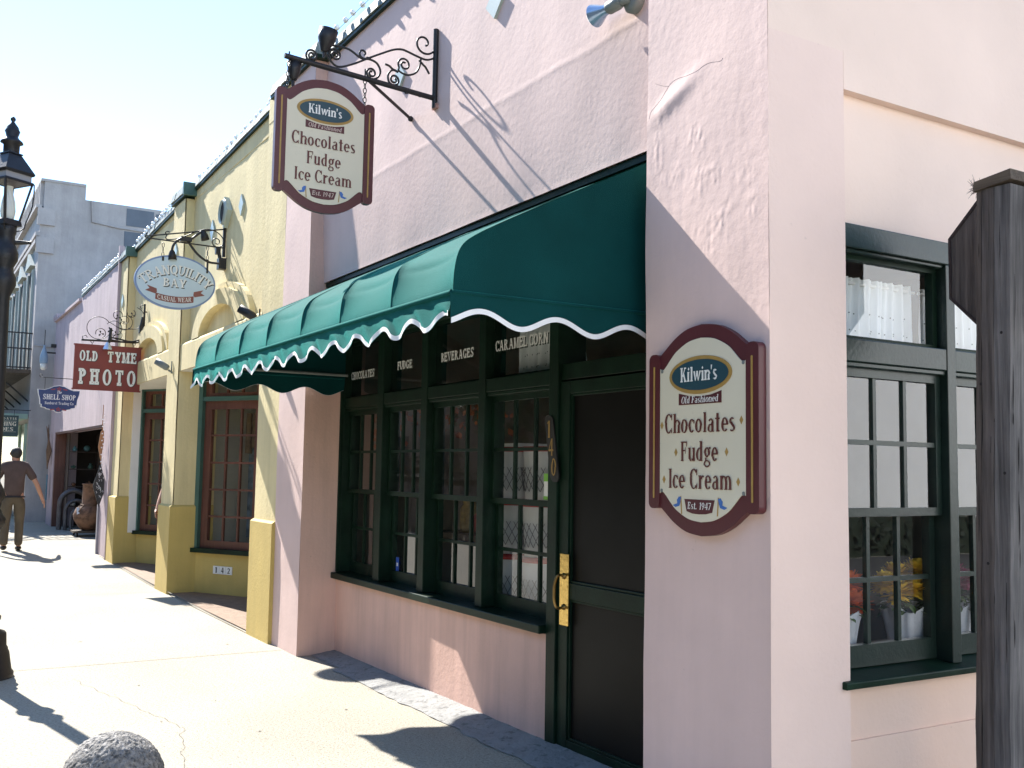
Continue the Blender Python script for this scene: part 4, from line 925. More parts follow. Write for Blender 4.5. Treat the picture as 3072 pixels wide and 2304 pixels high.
# ------------------------------------------------------------------ oval sign and its bracket
TX = -10.9
ts = thing('oval_sign', 'pale blue oval sign with arched lettering hanging over the yellow shop', 'sign', (TX, 2.42, 3.12))
tc_y, tc_z, tru, trv = 2.418, 3.408, .415, .285
tm = lambda u, v, d: (TX+d, tc_y+u, tc_z+v)
MB().prism(ellipse(0, 0, tru, trv, 56), tm, -.018, .014).build('rim', BLUEB, ts)
MB().prism(ellipse(0, 0, tru-.018, trv-.018, 56), tm, .0145, .018).build('panel', PALEB, ts)
def arcwarp(yoff, rad):
    def wz(u, v):
        a = u/rad; r = rad+v
        return (r*sin(a), yoff-rad+r*cos(a))
    return wz
for nm, mt_, dd, du, dv in (('lettering_shadow', BLACKL, .0185, .008, -.009), ('lettering', LETW, .0215, 0, 0)):
    l = MB(); wz = arcwarp(.082, .46)
    letters(l, 'TRANQUILITY', 0, 0, .72, .10, tm, dd, warp=lambda u, v: (wz(u, v)[0]+du, wz(u, v)[1]+dv), S=.17, T=.10, SE=.08, SH=.10); l.build(nm, mt_, ts); l = MB()
    letters(l, 'BAY', -.01+du, -.052+dv, .235, .088, tm, dd, S=.18, T=.10, SE=.08, SH=.10); l.build(nm, mt_, ts)
rb = MB(); bw = lambda u: -.135-.055*(1-(u/.30)**2)+.0
def band(u0, u1, lo, hi, n=10):
    a = [(u0+(u1-u0)*i/n) for i in range(n+1)]
    return [(u, bw(u)+hi) for u in a[::-1]]+[(u, bw(u)+lo) for u in a]
rb.prism(band(-.20, .19, -.030, .038), tm, .0185, .0195)
for s in (-1, 1): rb.prism([(s*.19, -.085), (s*.29, -.055), (s*.262, -.088), (s*.305, -.112), (s*.20, -.140), (s*.185, -.12)][::s], tm, .0183, .0190)
rb.build('ribbon', mat('brown_ribbon', (.22, .075, .06), .5), ts)
l = MB(); letters(l, 'CASUAL WEAR', 0, 0, .35, .046, tm, .0200, warp=lambda u, v: (u-.005, bw(u)-.018+v), S=.17, T=.08); l.build('ribbon_lettering', LETW, ts)
hk = MB()
for y, zt, zl_ in ((2.278, 3.815, 3.62), (2.738, 3.838, 3.54)):
    for k in range(3): zc = zt-.025-.05*k; hk.tube([(TX+.012*cos(a)*(k % 2), y+.012*cos(a)*((k+1) % 2), zc+.026*sin(a)) for a in [2*pi*i/10 for i in range(11)]], .0035, 5, False)
    hk.box(TX+.014, TX+.024, y-.010, y+.010, zl_, zt-.15)
hk.build('hanger', IRON, ts)
tb = thing('sign_bracket', 'thin black triangular iron bracket carrying the pale blue oval sign', 'bracket', (TX, 2.91, 3.8))
PT = lambda pts, x=TX: [(x, a, b) for a, b in pts]
b = MB(); b.box(TX-.012, TX+.012, 2.895, 2.925, 3.74, 4.10); b.build('wall_bar', IRON, tb)
b = MB(); b.tube(PT([(2.91, 4.045), (2.10, 3.862)]), .008, 6); b.tube(PT([(2.91, 3.838), (2.10, 3.845)]), .008, 6); b.tube(PT([(2.12, 3.84), (2.095, 3.85), (2.10, 3.88), (2.115, 3.90)]), .007, 6)
for s in (smooth_path(PT([(2.31, 3.90), (2.295, 3.925), (2.315, 3.94), (2.34, 3.935)])), smooth_path(PT([(2.31, 3.90), (2.30, 3.87), (2.33, 3.855), (2.45, 3.89), (2.62, 3.98), (2.74, 4.02), (2.84, 3.995), (2.90, 3.93), (2.895, 3.87), (2.86, 3.845)]+spiral((2.83, 3.895), .055, .018, -70, -70-420)))): b.tube(s, .006, 6)
b.build('scroll', IRON, tb)
b = MB(); b.box(TX-.04, TX+.05, 2.85, 2.93, 3.60, 3.72); b.tube([(TX+.01, 2.87, 3.72), (TX+.01, 2.85, 3.80)], .02, 8); b.box(TX-.02, TX+.03, 2.82, 2.87, 3.76, 3.83)
b.tube(smooth_path([(TX+.02, 2.86, 3.66), (TX+.02, 2.74, 3.665), (TX+.02, 2.62, 3.74), (TX+.02, 2.52, 3.86), (TX+.02, 2.47, 3.90)]), .013, 7); b.box(TX-.02, TX+.05, 2.45, 2.56, 3.855, 3.90)
b.tube(smooth_path([(TX+.02, 2.47, 3.89), (TX+.02, 2.41, 3.845), (TX+.02, 2.37, 3.78), (TX+.02, 2.365, 3.70)]), .013, 7); b.tube([(TX+.02, 2.55, 3.88), (TX+.02, 2.66, 3.98), (TX+.02, 2.69, 3.97)], .013, 7)
b.build('lamp_arm', IRON, tb)
spot(TX+.02, 2.365, 3.73, (0, .1, -1), tb, .04, .09); spot(TX+.02, 2.68, 3.98, (0, .3, -1), tb, .04, .09)

# ------------------------------------------------------------------ red photo sign and its bracket
PX = -14.87
ps = thing('red_sign', 'red brown rectangular sign with heavy white slab lettering under a leafy iron bracket', 'sign', (PX, 2.44, 2.5))
py0, py1, pz0, pz1 = 2.008, 2.875, 2.515, 3.108
pm = lambda u, v, d: (PX+d, u, v)
b = MB(); b.box(PX-.02, PX+.016, py0, py1, pz0, pz1); b.box(PX-.024, PX+.020, py0-.012, py1+.012, pz1-.002, pz1+.016); b.box(PX-.024, PX+.020, py0-.012, py1+.012, pz0-.016, pz0+.002); b.build('panel', REDB, ps)
for nm, mt_, dd, o in (('lettering_shadow', BLACKL, .0168, .010), ('lettering', LETW, .0200, 0)):
    l = MB(); st = dict(S=.24, T=.13, SE=.09, SH=.20)
    letters(l, 'OLD', 2.190+o, 2.895-o*.6, .235, .140, pm, dd, track=.14, **st); l.build(nm, mt_, ps); l = MB(); letters(l, 'TYME', 2.622+o, 2.893-o*.6, .385, .150, pm, dd, track=.14, **st); l.build(nm, mt_, ps); l = MB()
    letters(l, 'PHOTO', 2.445+o, 2.575-o*.6, .740, .215, pm, dd, track=.30, **st); l.build(nm, mt_, ps)
l = MB()
for u in (2.10, 2.19, 2.27, 2.48, 2.57, 2.67, 2.78):
    for v in (2.915, 3.015): l.prism(ellipse(u, v, .004, .005, 8), pm, .0205, .0225)
for u in (2.105, 2.25, 2.31, 2.45, 2.61, 2.78):
    for v in (2.605, 2.76): l.prism(ellipse(u, v, .005, .006, 8), pm, .0205, .0225)
l.build('lettering_dots', BLACKL, ps)
pb = thing('sign_bracket', 'black iron bracket of round scrolls with leaves above the red brown sign', 'bracket', (PX, 2.89, 3.2))
PP = lambda pts, x=PX: [(x, a, c) for a, c in pts]
b = MB(); b.tube(smooth_path(PP([(2.895, 3.75), (2.895, 3.45), (2.89, 3.33), (2.875, 3.25), (2.83, 3.205), (2.76, 3.193), (2.55, 3.19), (2.3, 3.185), (2.09, 3.18)])), .015, 7); b.tube(PP([(2.90, 3.64), (2.98, 3.635)]), .010, 6)
for y in (2.228, 2.775): b.tube(PP([(y-.02, 3.19), (y-.018, 3.16), (y, 3.145), (y+.018, 3.16), (y+.02, 3.19)]), .005, 5); b.tube(PP([(y, 3.145), (y, 3.11)]), .005, 5)
b.build('frame_bar', IRON, pb)
b = MB()
def circ(c, r, a0, a1, n=26, r1=None): return PP(spiral(c, r, r if r1 is None else r1, a0, a1, n))
for s in (circ((2.305, 3.36), .155, 40, 330), circ((2.74, 3.54), .16, 250, -130+360+200), circ((2.63, 3.47), .11, -140, 60), circ((2.50, 3.37), .105, -60, 150), circ((2.33, 3.29), .065, -70, 200), circ((2.545, 3.56), .06, -20, 250), circ((2.635, 3.50), .055, -120, 130), circ((2.72, 3.60), .055, -190, 60), circ((2.55, 3.28), .06, -200, 70), circ((2.13, 3.215), .03, 0, 260, 14), circ((2.865, 3.705), .03, 0, 260, 14)):
    b.tube(s, .005, 5)
b.tube(smooth_path(PP([(2.42, 3.46), (2.48, 3.43), (2.56, 3.385), (2.66, 3.37), (2.75, 3.385)])), .005, 5)
for y, z in ((2.335, 3.285), (2.45, 3.345), (2.53, 3.295), (2.545, 3.53), (2.60, 3.475), (2.735, 3.575)):
    for k in range(3):
        a = R(90+120*k+20); b.prism([(y, z), (y+.03*cos(a)-.012*sin(a), z+.03*sin(a)+.012*cos(a)), (y+.045*cos(a), z+.045*sin(a)), (y+.03*cos(a)+.012*sin(a), z+.03*sin(a)-.012*cos(a))], lambda u, v, d: (PX+d, u, v), -.004, .004)
b.build('scroll', IRON, pb)
b = MB(); b.tube([(PX+.09, 2.445, 3.36), (PX+.09, 2.44, 3.20), (PX+.09, 2.42, 3.16)], [.018, .024, .026], 8); b.tube([(PX, 2.6, 3.19), (PX+.09, 2.44, 3.20)], .012, 6); b.tube(smooth_path([(PX+.02, 2.86, 3.24), (PX+.03, 2.72, 3.20), (PX+.05, 2.55, 3.225), (PX+.09, 2.44, 3.23)]), .012, 6); b.build('lamp_arm', IRON, pb)
b = MB(); b.lathe((PX+.09, 2.415, 3.06), [(.062, 0), (.058, .02), (.03, .075), (.02, .10)], 18); b.build('reflector_bulb', mat('chrome_bulb', (.55, .62, .75), .2, .1, 6, metal=.6), pb)
b = MB(); b.box(PX-.03, PX+.04, 2.83, 2.90, 3.33, 3.44); b.tube([(PX, 2.86, 3.44), (PX, 2.88, 3.56)], .022, 8); b.build('junction_box', IRON, pb)

# ------------------------------------------------------------------ mauve building with the shell shop
mv = thing('mauve_shop_building', 'mauve stucco shop building with a dark open doorway full of shelves', 'building', (-20, 3, 0))
w_ = MB(); ML, MR = -24.05, -16.38
yb_grid(w_, -20.5, MR, 2.85, 2.13, 4.66, 41, 60, 30); w_.box(-20.5, MR, 2.87, 3.2, 2.13, 4.66)
yb_grid(w_, ML, -20.5, 2.85, 2.13, 4.55, 42, 50, 30); w_.box(ML, -20.5, 2.87, 3.2, 2.13, 4.55)
w_.box(ML, -23.25, 2.85, 3.3, 0, 2.13); w_.box(-17.36, MR, 2.87, 3.3, 0, 2.13); w_.box(-17.36, MR, 2.83, 2.87, 0, 2.13)
w_.box(-16.44, MR, 2.78, 2.85, 0, 4.85)
w_.build('wall', PURP, mv)
MB().box(-17.37, -17.30, 2.80, 2.83, 0, .85).build('kick_plate', mat('grey_post', (.25, .24, .27), .8), mv)
coping(-20.45, -16.45, 2.825, 3.2, 4.64, 4.685, mv, th=.06); MB().box(ML, -20.5, 2.80, 3.2, 4.55, 4.60).build('coping', PURP, mv); MB().box(-23.5, ML, 2.79, 3.2, 4.60, 4.68).build('pillar_cap', PURP, mv)
MB().box(ML, MR, 3.2, 9, 3.9, 4.1).build('roof', STRIP, mv)
i_ = MB(); i_.box(-23.3, MR, 6.6, 6.7, 0, 3); i_.box(-17.3, -17.2, 3.3, 6.7, 0, 3); i_.box(-23.5, -23.4, 2.95, 6.7, 0, 3); i_.box(-23.5, MR, 2.95, 6.7, 2.6, 2.7); i_.build('interior_wall', mat('dark_brown_wall', (.035, .025, .02), .8), mv)
i_ = MB(); i_.box(-23.25, -23.15, 2.86, 3.06, gz(-23.2)-.05, 2.13); i_.box(-17.46, -17.37, 2.86, 2.93, gz(-17)-.02, 2.13); i_.box(-23.2, -17.3, 2.86, 2.93, 2.09, 2.13); i_.build('door_frame', BROWN, mv)
sv = MB()
for z in (.62, 1.02, 1.38, 1.74): sv.box(-23.0, -22.7, 3.08, 4.9, z-.015, z)
for y in (3.07, 3.65, 4.25, 4.9): sv.box(-23.05, -22.7, y-.012, y+.012, .1, 2.1)
tag(sv.build('display_shelf', INTF), 'dark open shelves just inside the shell shop doorway', 'shelf')
shellm = [mat('shell_pale', (.50, .46, .40), .4), mat('shell_brown', (.20, .09, .04), .4), mat('shell_green', (.06, .12, .09), .4), mat('shell_blue', (.10, .24, .28), .4)]
for k in range(22):
    z = (.62, 1.02, 1.38, 1.74)[k % 4]; y = 3.16+.30*(k//4)+random.uniform(-.05, .05); r = random.uniform(.04, .075); s = MB(); x = -22.76
    if k % 3 == 0: s.lathe((x, y, z), [(r*.5, 0), (r, r*.5), (r*.9, r*1.2), (r*.4, r*1.8), (r*.55, r*2.2), (.001, r*2.2)], 12)
    elif k % 3 == 1:
        q = Matrix.Rotation(R(80), 3, 'Y'); s.lathe((x, y, z+r), [(.001, -.012), (r*.6, -.01), (r, .0), (r*.6, .012), (.001, .015)], 14, q)
    else: s.tube([(x, y+r*1.3*(1-t*t)*cos(t*9)*.8, z+r*.9+r*.8*t*sin(t*9)) for t in [i/14 for i in range(15)]], [.004+r*.35*(1-abs(2*i/14-1)) for i in range(15)], 7)
    tag(s.build('shell', shellm[k % 4]), 'small shell or trinket on the dark shelves inside the mauve doorway', 'shell', 'shells on the dark shelves')
# big jar on its trolley, arched metal pieces
x0, y0, z0 = -20.7, 3.22, gz(-20.7)
t = thing('trolley', 'low dark wooden trolley under the big terracotta jar', 'trolley', (x0, y0, z0))
MB().box(x0-.25, x0+.25, y0-.30, y0+.30, z0+.07, z0+.105).build('deck', CAPW, t)
for sx in (-.2, .2):
    for sy in (-.24, .24): MB().lathe((x0+sx, y0+sy, z0+.035), [(.001, -.015), (.034, -.015), (.034, .015), (.001, .015)], 14, Matrix.Rotation(R(90), 3, 'X')).build('wheel', IRON, t)
t = thing('terracotta_jar', 'big brown terracotta jar with a straight neck standing on a trolley', 'jar', (x0, y0, z0+.106))
zz = z0+.106
MB().lathe((x0, y0, zz), [(.001, 0), (.13, 0), (.20, .07), (.285, .20), (.30, .30), (.25, .42), (.17, .47), (.155, .50), (.15, .84), (.165, .86), (.165, .875), (.13, .875), (.12, .60), (.001, .58)], 30).build('body', TERRA, t)
r_ = MB(); r_.tube([(x0+.178*cos(a), y0+.178*sin(a), zz+.475+.01*sin(3*a)) for a in [2*pi*i/24 for i in range(25)]], .013, 6); r_.tube([(x0+.13, y0-.14, zz+.47), (x0+.17, y0-.20, zz+.40), (x0+.17, y0-.24, zz+.33)], .010, 6); r_.build('rope', CORD, t)
p_ = MB(); q = lambda u, v: (x0+.20-.08*v, y0-.26+.13*u, zz+.30+.12*v+.02*sin(u*7)); p_.grid(q, 8, 6); p_.build('paper_tag', PAPER, t)
for k, (sc_, dx) in enumerate(((1.0, 0), (.76, .16), (.55, .30))):
    x1 = -22.3+dx; c = 3.15+.03*k; zb = gz(x1)-.005; a = MB(); rr = .26*sc_; hh = .78*sc_
    path = [(x1, c-rr, zb+.01)]+[(x1, c-rr*cos(R(t)), zb+hh-rr+rr*sin(R(t))) for t in range(0, 181, 12)]+[(x1, c+rr, zb+.01)]
    for o, w2 in ((0, .05), (.05, .03), (-.04, .025)): a.tube([(p[0]+o, p[1], p[2]) for p in path], w2*sc_, 8)
    tag(a.build('metal_arch', RUST), ('tallest dull grey metal arch leaning at the back of the nested set', 'middle dull grey metal arch of the nested set by the doorway', 'smallest dull grey metal arch at the front of the nested set')[k], 'arch', 'nested metal arches by the doorway')
# hanging ornaments
t = thing('hanging_ornament', 'long hanging copper string with beads and a patterned black and white diamond beside the doorway', 'ornament', (-17.05, 2.76, .8))
xo, yo = -17.02, 2.765
b = MB(); b.tube([(xo, yo, 2.42), (xo-.02, yo, 1.4), (xo, yo, .85)], .006, 5)
b.prism([(-.05, 1.76), (-.02, 2.0), (.02, 2.04), (.03, 1.85), (.0, 1.55), (-.02, 1.6)], lambda u, v, d: (xo+d, yo+u, v), -.01, .01); b.build('copper_piece', COPR, t)
b = MB()
for k in range(16): b.sphere((xo+.012, yo+.02*(k % 2), 1.42+.055*k), .012, 7)
b.build('bead', PAPER, t)
b = MB(); b.prism([(-.10, 1.15), (0, .82), (.10, 1.15), (0, 1.50)], lambda u, v, d: (xo+d, yo+u, v), -.012, .008); b.build('diamond_panel', BLACKL, t)
b = MB()
for k in range(26):
    u = random.uniform(-.06, .06); v = random.uniform(.95, 1.35)
    if abs(u)/.1+abs(v-1.15)/.34 < .85: b.tube(smooth_path([(xo+.010, yo+u, v), (xo+.010, yo+u+.012, v+.015), (xo+.010, yo+u-.005, v+.03)], 3), .003, 4)
b.build('diamond_pattern', PAPER, t)
t = thing('carved_branch', 'bundle of dark dried sticks hung on the pillar between mauve and white walls', 'ornament', (-23.65, 2.80, 1.3))
b = MB()
for k in range(9):
    a = random.uniform(-.05, .05); b.tube([(-23.65+a, 2.78, 1.35+.1*random.random()), (-23.65+a*2, 2.77+a, 1.75), (-23.65-a, 2.78-a, 2.1+.25*random.random())], [.008, .022, .006], 6)
b.build('stick', CORD, t)
b = MB(); b.box(-23.72, -23.62, 2.78, 2.80, .72, 1.25); tag(b.build('painted_strip', TURQ), 'narrow turquoise painted strip hung below the dried sticks', 'ornament')
# shell shop sign
SXp = -18.3
ss = thing('shell_shop_sign', 'blue shield shaped sign with a white edge hanging beside the mauve wall', 'sign', (SXp, 2.26, 2.33))
sm_ = lambda u, v, d: (SXp+d, 2.268+u, 2.555+v)
half = [(0, .225), (.08, .21), (.16, .168), (.23, .145), (.325, .150), (.318, .08), (.29, -.02), (.285, -.10), (.262, -.10), (.262, -.145), (.20, -.158), (.19, -.172), (.06, -.20), (.045, -.222), (0, -.232)]
ol = half+[(-u, v) for u, v in half[-2:0:-1]]
MB().prism(ol, sm_, -.015, .012).build('edge', PAPER, ss)
MB().prism([(u*.965, v*.95) for u, v in ol], sm_, .0125, .016).build('panel', SHELLB, ss)
l = MB(); letters(l, 'SHELL SHOP', .01, -.015, .50, .085, sm_, .0168, S=.2, T=.09); l.build('lettering', PAPER, ss); l = MB(); letters(l, 'The', 0, .085, .075, .05, sm_, .0168, slant=.2); l.build('lettering', PAPER, ss); l = MB(); letters(l, 'Sunburst Trading Co', .01, -.095, .44, .045, sm_, .0168, S=.16, T=.09); l.build('lettering', PAPER, ss)
l = MB()
for v in (.16, -.175):
    for k in range(5): a = R(90+72*k); l.prism([(.0, v), (.028*cos(a-.4), v+.028*sin(a-.4)), (.042*cos(a), v+.042*sin(a)), (.028*cos(a+.4), v+.028*sin(a+.4))], sm_, .0165, .0172)
    for s in (-1, 1): l.prism([(s*.06, v-.01), (s*.12, v-.02), (s*.13, v-.005), (s*.06, v+.008)][::s], sm_, .0165, .0172)
l.build('red_ornament', REDO, ss)
sb_ = thing('sign_bracket', 'thin dark bracket rod with a small curl above the blue shield sign', 'bracket', (SXp, 2.8, 2.88))
b = MB(); b.tube([(SXp, 2.85, 2.89), (SXp, 2.02, 2.90)], .007, 6); b.tube([(SXp, y, z) for y, z in spiral((1.99, 2.93), .035, .008, -60, -400, 18)], .005, 5)
for y in (2.05, 2.48): b.tube([(SXp, y, 2.895), (SXp+.0, y, 2.70)], .004, 5)
b.build('rod', IRON, sb_)

# ------------------------------------------------------------------ white two storey building
WX, WY = -24.6, 2.47
wb = thing('white_building', 'tall white painted brick building with a stepped blank side wall and an upper balcony', 'building', (-30, 3, .2))
k_ = (-WX)/29.1
Zs = lambda z: 1.5+(z-1.5)*k_
w_ = MB()
w_.box(-45, WX, WY, 12, -.1, Zs(8.2))
w_.box(-45, WX, WY+.06, 4.01*k_, Zs(8.2), Zs(8.95)); w_.box(-45, WX, 4.01*k_, 12, Zs(8.2), Zs(8.58))
w_.box(-45, WX+.03, WY-.10, WY+.02, Zs(8.2), Zs(8.28)); w_.box(-45, WX+.02, WY-.02, 4.01*k_, Zs(8.93), Zs(9.0))
for k in range(46): x = WX-.12-k*.28; w_.box(x-.10, x, WY-.02, WY+.07, Zs(8.28), Zs(8.93))
for z in (7.45, 7.25): w_.box(-45, WX+.02, WY-.08, WY+.01, Zs(z), Zs(z)+.09)
for z0, z1 in ((7.75, 8.2), (7.0, 7.42)): w_.box(WX, WX+.06, WY-.06, WY+.30, Zs(z0), Zs(z1))
w_.build('wall', WHT, wb)
d_ = MB()
for a, b, z0, z1 in ((4.29*1.0, 4.9, 8.02, 8.5), (4.26, 4.8, 7.42, 7.86), (4.95, 5.6, 8.02, 8.45)): d_.box(WX-.01, WX+.012, a, b, Zs(z0), Zs(z1))
d_.build('painted_panel', mat('slate_panel', (.13, .15, .18), .8), wb)
d_ = MB(); d_.tube([(WX+.02, 3.52, Zs(8.57)), (WX+.02, 3.55, Zs(8.0)), (WX+.02, 4.1, Zs(7.93)), (WX+.02, 4.9, Zs(7.9))], .022, 6); d_.tube([(WX+.02, WY+.02, Zs(4.55)), (WX+.02, 3.3, Zs(4.5))], .012, 6); d_.build('pipe', WHT, wb)
for k in range(6):
    x = WX-1.05-k*1.75; d_ = MB(); d_.box(x-.42, x+.42, WY-.015, WY+.02, Zs(4.0), Zs(6.65)); wo = d_.build('window', BLACKHOLE, wb)
    s_ = MB(); s_.box(x-.52, x-.42, WY-.05, WY+.02, Zs(4.0), Zs(6.65)); s_.box(x+.42, x+.52, WY-.05, WY+.02, Zs(4.0), Zs(6.65))
    s_.hexa([(x-.55, WY-.10, Zs(6.75)), (x+.55, WY-.10, Zs(6.75)), (x+.55, WY, Zs(6.75)), (x-.55, WY, Zs(6.75))], [(x-.08, WY-.10, Zs(7.15)), (x+.08, WY-.10, Zs(7.15)), (x+.08, WY, Zs(7.15)), (x-.08, WY, Zs(7.15))]); s_.build('frame', mat('green_white_frame', (.38, .43, .40), .7) if k == 0 else bpy.data.materials['green_white_frame'], wo)
ba = MB(); ba.box(-34, WX-.15, WY-1.0, WY, Zs(3.82), Zs(3.92)); bao = ba.build('balcony', CAPW, wb)
ba = MB()
for k in range(60): x = WX-.2-k*.15; ba.box(x-.012, x+.012, WY-.985, WY-.961, Zs(3.92), Zs(4.85))
for k in range(7): y = WY-.98+.15*k; ba.box(WX-.2, WX-.176, y, y+.024, Zs(3.92), Zs(4.85))
for z in (3.95, 4.45, 4.86): ba.box(-34, WX-.17, WY-.995, WY-.955, Zs(z), Zs(z)+.03); ba.box(WX-.21, WX-.17, WY-.995, WY, Zs(z), Zs(z)+.03)
ba.build('railing', IRON, bao)
br2 = MB()
for k in range(6): x = WX-.4-k*1.5; br2.tube(smooth_path([(x, WY-.95, Zs(3.8)), (x, WY-.5, Zs(3.6)), (x, WY, Zs(3.1))]), .02, 6)
br2.build('balcony_brace', IRON, bao)
fl_ = MB()
for k in range(60): fl_.sphere((WX-.35-random.random()*1.6, WY-1.03+random.uniform(-.05, .05), Zs(4.25)+random.uniform(-.22, .18)), .035, 6)
tag(fl_.build('hanging_flowers', mat('yellow_flowers', (.6, .5, .03), .6, .3, 20)), 'yellow flowers hanging on the iron balcony railing of the white building', 'flowers')
g_ = MB(); g_.box(-40, WX-.05, WY-.9, WY-.02, 2.45, 2.56); g_.box(-40, WX-.05, WY-.9, WY-.84, 2.30, 2.56); g_.build('green_canopy', mat('mint_paint', (.30, .42, .34), .6), wb)
g_ = MB(); g_.box(-40, WX-.35, WY-.03, WY-.008, .25, 2.35); g_.build('shop_front', mat('dark_glass', (.05, .06, .06), .15), wb)
g_ = MB(); g_.box(WX-.34, WX-.22, WY-.05, WY, .2, 2.35); g_.box(WX-1.4, WX-1.28, WY-.06, WY, .2, 2.35); g_.build('green_post', bpy.data.materials['mint_paint'], wb)
# blue wall lantern
t = thing('wall_lantern', 'pale blue metal lantern on the corner pillar between mauve and white walls', 'lamp', (-23.85, 2.75, 3.9))
b = MB(); b.lathe((-23.85, 2.62, 3.62), [(.075, 0), (.085, .05), (.08, .16), (.05, .26), (.025, .34), (.02, .40)], 16); b.build('body', BLUEM, t)
b = MB(); b.tube([(-23.85, 2.62, 4.0), (-23.85, 2.62, 4.35)], .008, 5); b.tube([(-23.85, 2.62, 3.86), (-23.85, 2.85, 3.86)], .018, 6); b.box(-23.9, -23.8, 2.75, 2.85, 3.98, 4.05); b.build('bracket_arm', IRON, t)
b = MB(); b.lathe((-23.85, 2.62, 3.48), [(.03, 0), (.06, .03), (.07, .14), (.001, .141)], 14); b.build('glass_shade', MILK, t)
# dark green clothing sign
DX = -24.3
ds = thing('clothing_sign', 'dark green board sign with pale lettering beside the street lamp', 'sign', (DX, 1.85, 2.03))
dm = lambda u, v, d: (DX+d, u, v)
b = MB(); b.box(DX-.02, DX+.014, 1.52, 2.24, 2.045, 2.50); b.build('panel', DGSIGN, ds)
l = MB(); letters(l, 'DAVIS', 2.07, 2.405, .26, .05, dm, .0150, track=.3); l.build('lettering', SIGNC, ds); l = MB(); letters(l, 'CLOTHING', 1.90, 2.275, .60, .085, dm, .0150, S=.24); l.build('lettering', SIGNC, ds); l = MB(); letters(l, 'SHOES', 1.935, 2.165, .43, .08, dm, .0150, S=.24)
l.box(DX+.0145, DX+.0155, 1.56, 2.20, 2.375, 2.380); l.box(DX+.0145, DX+.0155, 1.56, 2.20, 2.145, 2.150); l.build('lettering', SIGNC, ds)
b = MB(); b.tube([(DX, 1.4, 2.62), (DX, 2.47, 2.62)], .010, 6)
for y in (1.6, 2.15): b.tube([(DX, y, 2.62), (DX, y, 2.50)], .005, 5)
b.build('hanger_rod', IRON, ds)

# ------------------------------------------------------------------ strings of bulbs along the parapets
def bulbs(label, x0, x1, step, y, zf, r=.024):
    t = thing('light_string', label, 'light string', ((x0+x1)/2, y, zf(x0))); wv = MB(); n = int((x1-x0)/step)
    pts = [(x0+step*k, y, zf(x0+step*k)+.006) for k in range(n+1)]; wv.tube(pts, .0025, 4); wv.build('wire', IRON, t)
    src = None
    for p in pts:
        c = Vector((p[0]+random.uniform(-.02, .02), p[1]+random.uniform(-.015, .015), p[2]+.026+random.uniform(-.006, .006)))
        if src is None:
            s = MB(); s.sphere((0, 0, 0), r, 10); src = s.build('bulb', BULB, t); o = src
        else:
            o = src.copy(); COL.objects.link(o); o.parent = t; o.matrix_parent_inverse = t.matrix_basis.inverted()
        o.matrix_basis = Matrix.Translation(c)
bulbs('string of white bulbs along the slate coping of the pink shop', -8.95, -5.6, .17, 2.86, lambda x: 5.012, .025)
bulbs('string of white bulbs on the yellow coping between middle pilaster and pink shop', -12.15, -9.1, .17, 2.93, lambda x: 4.90+(x+12.24)/3.18*.11, .025)
bulbs('string of white bulbs along the far coping of the yellow shop beyond its middle pilaster', -16.3, -12.4, .16, 2.90, lambda x: 4.866 if x > -13.0 else (4.772+(x+15.74)/2.74*.1 if x > -15.75 else 4.722), .025)
bulbs('string of white bulbs along the coping of the mauve building', -20.4, -16.5, .105, 2.85, lambda x: 4.703+(x+20.45)*.011, .022)

# ------------------------------------------------------------------ street lamp
LX, LY = -8.1, .598
lp = thing('street_lamp', 'black old fashioned street lamp with a four sided glass lantern', 'street lamp', (LX, LY, 0))
b = MB()
b.lathe((LX, LY, 0), [(.21, 0), (.21, .03), (.195, .05), (.175, .17), (.165, .19), (.165, .20), (.155, .215), (.15, .30), (.14, .315), (.10, .33), (.085, .37), (.11, .40), (.11, .42), (.08, .45), (.075, .60), (.070, .95), (.075, 1.02), (.10, 1.06), (.105, 1.10), (.085, 1.13), (.065, 1.17), (.075, 1.22), (.095, 1.26), (.08, 1.31), (.055, 1.36),
    (.052, 2.0), (.046, 2.68), (.06, 2.72), (.082, 2.77), (.082, 2.82), (.060, 2.87), (.060, 2.90), (.085, 2.95), (.088, 3.0), (.07, 3.05), (.058, 3.07), (.058, 3.13), (.066, 3.15), (.066, 3.24), (.001, 3.245)], 28)
b.build('post', IRON, lp)
b = MB()
for s in (1, -1): b.tube([(LX, LY+.05*s, 3.085), (LX, LY+.10*s, 3.09), (LX, LY+.155*s, 3.095), (LX, LY+.163*s, 3.095)], [.020, .016, .011, .016], 8)
b.build('ladder_bar', IRON, lp)
RZ = Matrix.Rotation(R(31), 3, 'Z')        # the lantern stands a little turned
def sq(h, z): return [tuple(Vector((LX, LY, z))+RZ @ Vector((sx*h, sy*h, 0))) for sx, sy in ((-1, -1), (1, -1), (1, 1), (-1, 1))]
lb, lt_, l0, l1 = .056, .108, 3.235, 3.52
b = MB()
c0, c1 = sq(lb, l0), sq(lt_, l1)
for i in range(4): b.tube([c0[i], c1[i]], .008, 6)
for hs_, z in ((lb, l0), (lt_, l1)):
    q = sq(hs_, z)
    for i in range(4): b.tube([q[i], q[(i+1) % 4]], .010, 6)
b.hexa(sq(.069, 3.20), sq(.066, 3.235))
for i in range(4):
    a = Vector(c1[i]); d = (a-Vector((LX, LY, a.z))).normalized(); b.tube(smooth_path([a+d*.012, a+d*.0-Vector((0, 0, .15))+d*.01, Vector(c0[i])+d*.045, Vector(c0[i])+d*.03-Vector((0, 0, .05)), Vector((LX, LY, 3.16))+d*.06], 3), .005, 5)
b.build('lantern_frame', IRON, lp)
b = MB(); 
for i in range(4): b.poly([c0[i], c0[(i+1) % 4], c1[(i+1) % 4], c1[i]])
b.build('lantern_pane', LAMPGL, lp)
